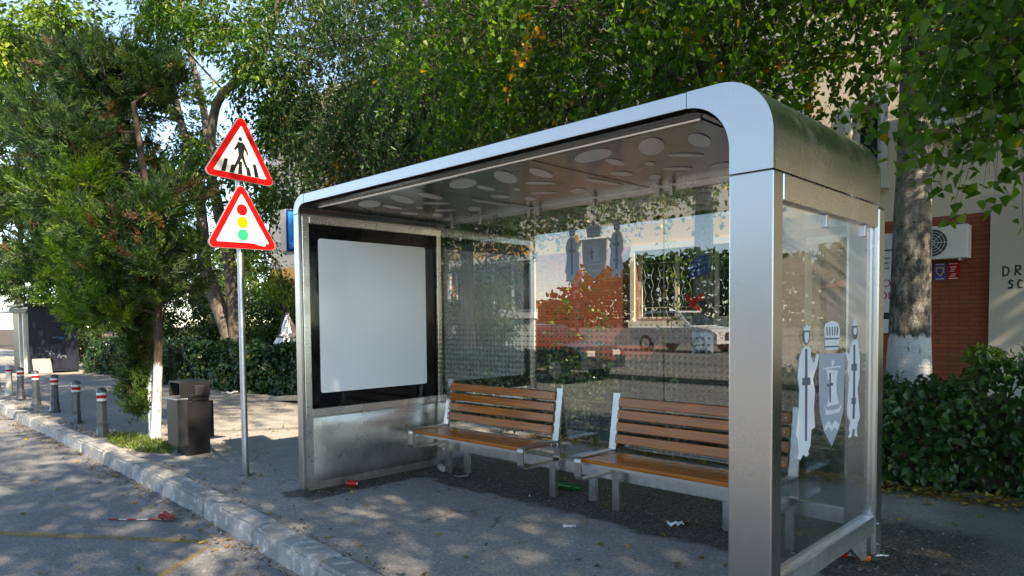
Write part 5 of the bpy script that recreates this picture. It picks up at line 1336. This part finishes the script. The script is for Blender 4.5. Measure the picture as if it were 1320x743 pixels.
b = MB(); b.tube([(-2.58, 1.60, .035), (-2.56, 1.60, .035), (-2.44, 1.61, .035), (-2.40, 1.615, .035), (-2.34, 1.62, .033)], [.02, .034, .034, .022, .013], 14); b.build('glass_body', M['green_glass'], t, 40)
t = thing('plastic_bottle', (-.10, 1.50, 0), 'clear plastic bottle with orange label lying by the rear pillar foot', 'bottle')
bx_, by_ = Vector((-.19, 1.36, .034)), Vector((.02, 1.56, .034)); L_ = lambda f: tuple(bx_.lerp(by_, f))
b = MB(); b.tube([L_(.18), L_(.26), L_(.36), L_(.8), L_(.97), L_(1)], [.013, .022, .033, .032, .034, .024], 16); b.build('bottle_body', M['pet_clear'], t, 40)
b = MB(); b.tube([L_(.40), L_(.62)], [.0338, .0338], 16, False); b.build('bottle_label', M['pet'], t, 40)
b = MB(); b.tube([L_(.08), L_(.18)], [.015, .015], 12); b.build('cap', M['red'], t, 40)
def crumple(name, x, y, z, sx_, sy_, hz, mm, label, cat):
    bm = bmesh.new(); bmesh.ops.create_grid(bm, x_segments=5, y_segments=5, size=.5)
    a = rnd.uniform(0, 3)
    for v in bm.verts:
        u, w_ = v.co.x*sx_, v.co.y*sy_; v.co = Vector((x+u*math.cos(a)-w_*math.sin(a), y+u*math.sin(a)+w_*math.cos(a), z+.004+rnd.random()*hz))
    b = MB(); b.addbm(bm); return tag(b.build(name, mm), label, cat)
crumple('paper_scrap', -1.27, 1.33, 0, .11, .08, .025, M['paper'], 'bright white paper scrap on the dirt below the right bench', 'paper')
crumple('paper_scrap', -1.79, .80, 0, .09, .05, .012, M['paper'], 'crumpled white scrap on the pavement in front of the right bench', 'paper')
crumple('paper_scrap', -3.52, 1.33, 0, .14, .05, .012, M['slab'], 'flat cream scrap beside the left bench leg', 'paper')
crumple('paper_scrap', -12.64, 3.14, 0, .30, .12, .06, M['paper'], 'white paper scrap lying at the foot of the ivy hedge', 'paper')
m = MB(); m.bar((-10.9, 3.30, .03), (-10.0, 3.42, .09), .45, .07, (0, 0, 1), .012); tag(m.build('kerb_slab', M['slab']), 'loose concrete slab at the end of the ivy hedge behind the shelter', 'slab')
t = thing('barrier_tape', (-4.6, -1.0, ZR), 'scrap of red and white barrier tape lying on the road by the kerb', 'tape')
pts = [Vector((-4.86+.058*i, -1.24+.055*i+.008*math.sin(i*1.7), ZR+.012)) for i in range(7)]
for k, mm in ((0, 'red'), (1, 'white')):
    b = MB()
    for i in range(6):
        if i % 2 == k: b.bar(pts[i], pts[i+1], .022, .003)
    b.build('stripe', M[mm], t)
b = MB(); rr_ = random.Random(2); q = [Vector((-4.52+rr_.uniform(-.09, .09), -.93+rr_.uniform(-.05, .05), ZR+.02+rr_.uniform(0, .05))) for _ in range(12)]
for a, c in zip(q, q[1:]): b.bar(a, c, .026, .003, (rr_.uniform(-1, 1), rr_.uniform(-1, 1), 1))
b.build('tangle', simple('faded_red_tape', (.30, .03, .03), .45), t)

# ------------------------------------------------------------------ across the street
n = 30000; P = np.stack([rng.uniform(-150, 60, n), rng.uniform(-92, -80, n), rng.random(n)**.75], 1); P[:, 2] *= np.clip(4.0+(P[:, 0]+76)*.9, 3.6, 10.2)+.8*np.sin(P[:, 0]*.21)+.5*np.sin(P[:, 0]*.63+1)  # treeline added to hide the pale horizon reflected in the glass
v, l, s_ = leaf_arrays(P, randdir(n), randdir(n)+np.array([[0, .6, .5]]), rng.uniform(.6, 1.2, n), rng.uniform(.5, .9, n), .15)
tag(arr_mesh('treeline', v, l, s_, M['walnut_leaf'], tint=np.repeat(np.clip(rng.normal(.3, .18, n), 0, 1), 2)), 'far line of trees across the street, added to darken the shelter glass', 'trees', kind='stuff')
def car(name, label, x, y, z, paint, rz, suv=True):
    t = thing(name, (0, 0, 0), label, 'car', 'cars parked across the street')
    H = 1.65 if suv else 1.45
    prof = [(-2.1, .35), (-2.15, .75), (-2.05, 1.0), (-1.7, H-.12), (-1.2, H), (.2, H-.02), (.95, 1.02), (1.85, .90), (2.15, .72), (2.15, .35)]
    def sect(s_):
        return [(u, (.86-.16*max(0, (v-.95)/(H-.95)))*s_, v) for u, v in prof]
    m = MB(); a, b_ = sect(-1), sect(1); n = len(a); k = len(m.v); m.v += a+b_; m.f += [tuple(range(n)), tuple(range(2*n-1, n-1, -1))] + [(i, n+i, n+(i+1) % n, (i+1) % n) for i in range(n)]
    body = m.build('body', M[paint], t)
    m = MB()
    for s_ in (-1, 1):
        o_ = lambda v: (.868-.16*max(0, (v-.95)/(H-.95)))*s_
        for poly in ([(-1.75, 1.04), (-1.5, H-.14), (-.45, H-.09), (-.45, 1.04)], [(-.38, 1.04), (-.38, H-.09), (.12, H-.10), (.72, 1.04)]):
            m.poly([(u, o_(v), v) for u, v in poly])
    m.poly([(.30, -.66, H-.10), (.30, .66, H-.10), (.93, .78, 1.08), (.93, -.78, 1.08)])
    for i in range(len(m.v)-4, len(m.v)): m.v[i] = (m.v[i][0]+.03, m.v[i][1], m.v[i][2]+.015)
    m.build('window', M['dark_glass'], t)
    for sx_ in (-1.3, 1.35):
        for s_ in (-1, 1):
            m = MB(); m.tube([(sx_, .72*s_, .33), (sx_, .885*s_, .33)], .33, 20); wh = m.build('wheel', M['tyre'], t, 40)
            m = MB(); m.tube([(sx_, .886*s_, .33), (sx_, .895*s_, .33)], .21, 16); m.build('rim', M['rim'], wh, 40)
    for s_ in (-1, 1):
        m = MB(); m.box(2.05, 2.165, .50*s_-.16, .50*s_+.16, .66, .80, .02); m.build('headlight', M['lamp'], t)
    m = MB(); m.box(2.12, 2.162, -.36, .36, .48, .78); m.build('grille', M['black_metal'], t)
    t.location = (x, y, z); t.rotation_euler = (0, 0, rz)
    return t
car('parked_car', 'white car mirrored in the glass in front of the barred window', -13.2, -19, .12, 'car_white', R(8))
car('parked_car', 'dark car mirrored low in the glass beside the white car', -11.2, -8.1, ZR, 'car_dark', R(2), False)
car('parked_car', 'silver car mirrored farther left in the glass', -24.0, -21, .12, 'car_silver', R(5), False)
car('parked_car', 'white hatchback mirrored beside the orange house in the glass', -31.5, -24, .12, 'car_white', R(80), False)
g = MB(); g.poly([(-90, -80, .12), (60, -80, .12), (60, -16, .12), (-90, -16, .12)]); g.poly([(-90, -16, .12), (60, -16, .12), (60, -12.002, -.02), (-90, -12.002, -.02)]); struct(g, 'far_road', M['asphalt'])
def house(label, x0, x1, y0, y1, h, wm, rm, band=None):
    t = thing('house', ((x0+x1)/2, (y0+y1)/2, 0), label, 'house', 'houses across the street')
    b = MB(); b.box(x0, x1, y0, y1, 0, h); w_ = b.build('wall', M[wm], t)
    b = MB(); xm, e = (y0+y1)/2, .5
    A = [(x0-e, y0-e, h), (x1+e, y0-e, h), (x1+e, y1+e, h), (x0-e, y1+e, h)]; r1, r2_ = (x0+1.5, xm, h+1.2), (x1-1.5, xm, h+1.2)
    b.poly([A[3], A[2], r2_, r1]); b.poly([A[1], A[0], r1, r2_]); b.poly([A[0], A[3], r1]); b.poly([A[2], A[1], r2_]); b.poly(A[::-1]); b.build('roof', M[rm], t)
    x = x0+1.2
    while x < x1-1.6:
        b = MB(); b.box(x, x+1.1, y1+.003, y1+.04, 1.0, 2.2); f = b.build('window', M['white_frame'], t)
        b = MB(); b.box(x+.08, x+1.02, y1+.041, y1+.046, 1.08, 2.12); b.build('pane', M['dark_glass'], f); x += 2.6
    if band:
        b = MB(); b.box(x0-.02, x1+.02, y1+.005, y1+.06, h*.55, h*.98); b.build('wall_band', M[band], w_)
house('low house with orange band mirrored at the left of the glass', -76, -60, -62, -54, 3.3, 'house_white', 'roof_tile', 'house_orange')
house('white house across the street mirrored in the steel', -16, -4, -50, -42, 3.4, 'house_white', 'roof_tile')
house('pale house across the street to the right', 3, 15, -46, -38, 3.4, 'cream', 'roof_tile')
ps = thing('priority_sign', (-23.6, -25, .12), 'pole with yellow priority diamond and red sign mirrored in the glass', 'road sign')
m = MB(); m.tube([(-23.6, -25, .1), (-23.6, -25, 6.2)], .12, 10); m.build('pole', M['black_metal'], ps, 40)
dm = lambda s_: [(-23.6+s_, 3.9), (-23.6, 3.9+s_), (-23.6-s_, 3.9), (-23.6, 3.9-s_)]
m = MB(); m.prism(dm(.62), lambda u, v, t_: (u, -25+.13+t_, v), 0, .02); pl_ = m.build('sign_plate', M['white'], ps)
m = MB(); m.prism(dm(.40), lambda u, v, t_: (u, -25+.152+t_, v), 0, .004); m.build('yellow_field', M['amber'], pl_)
m = MB(); m.prism(rrect(-23.6-.36, -23.6+.36, 2.45, 3.3, .15), lambda u, v, t_: (u, -25+.13+t_, v), 0, .02); pl_ = m.build('sign_plate', M['red'], ps)
m = MB(); m.prism([(-23.72, 2.6), (-23.72, 3.0), (-23.62, 3.12), (-23.42, 3.12), (-23.42, 3.0), (-23.58, 2.98), (-23.60, 2.6)], lambda u, v, t_: (u, -25+.152+t_, v), 0, .004); m.build('turn_arrow', M['white'], pl_)
for x, y, h, lab in ((-9, -36, 5, 'bushy tree across the street mirrored above the white car'), (-60, -50, 7, 'far tree across the street at the left')):
    broad_tree('street_tree', lab, (x, y), [([(x, y, -.05), (x+.1, y, h*.3), (x, y+.2, h*.7), (x, y, h*.95)], .16, .05)],
        [((x+rnd.uniform(-1.2, 1.2), y+rnd.uniform(-1.2, 1.2), h*f), (1.5, 1.5, .9), 16) for f in (.42, .55, .68, .8, .92)], M['walnut_leaf'], M['walnut_bark'], .16, (.2, .14), 40, 'trees across the street')
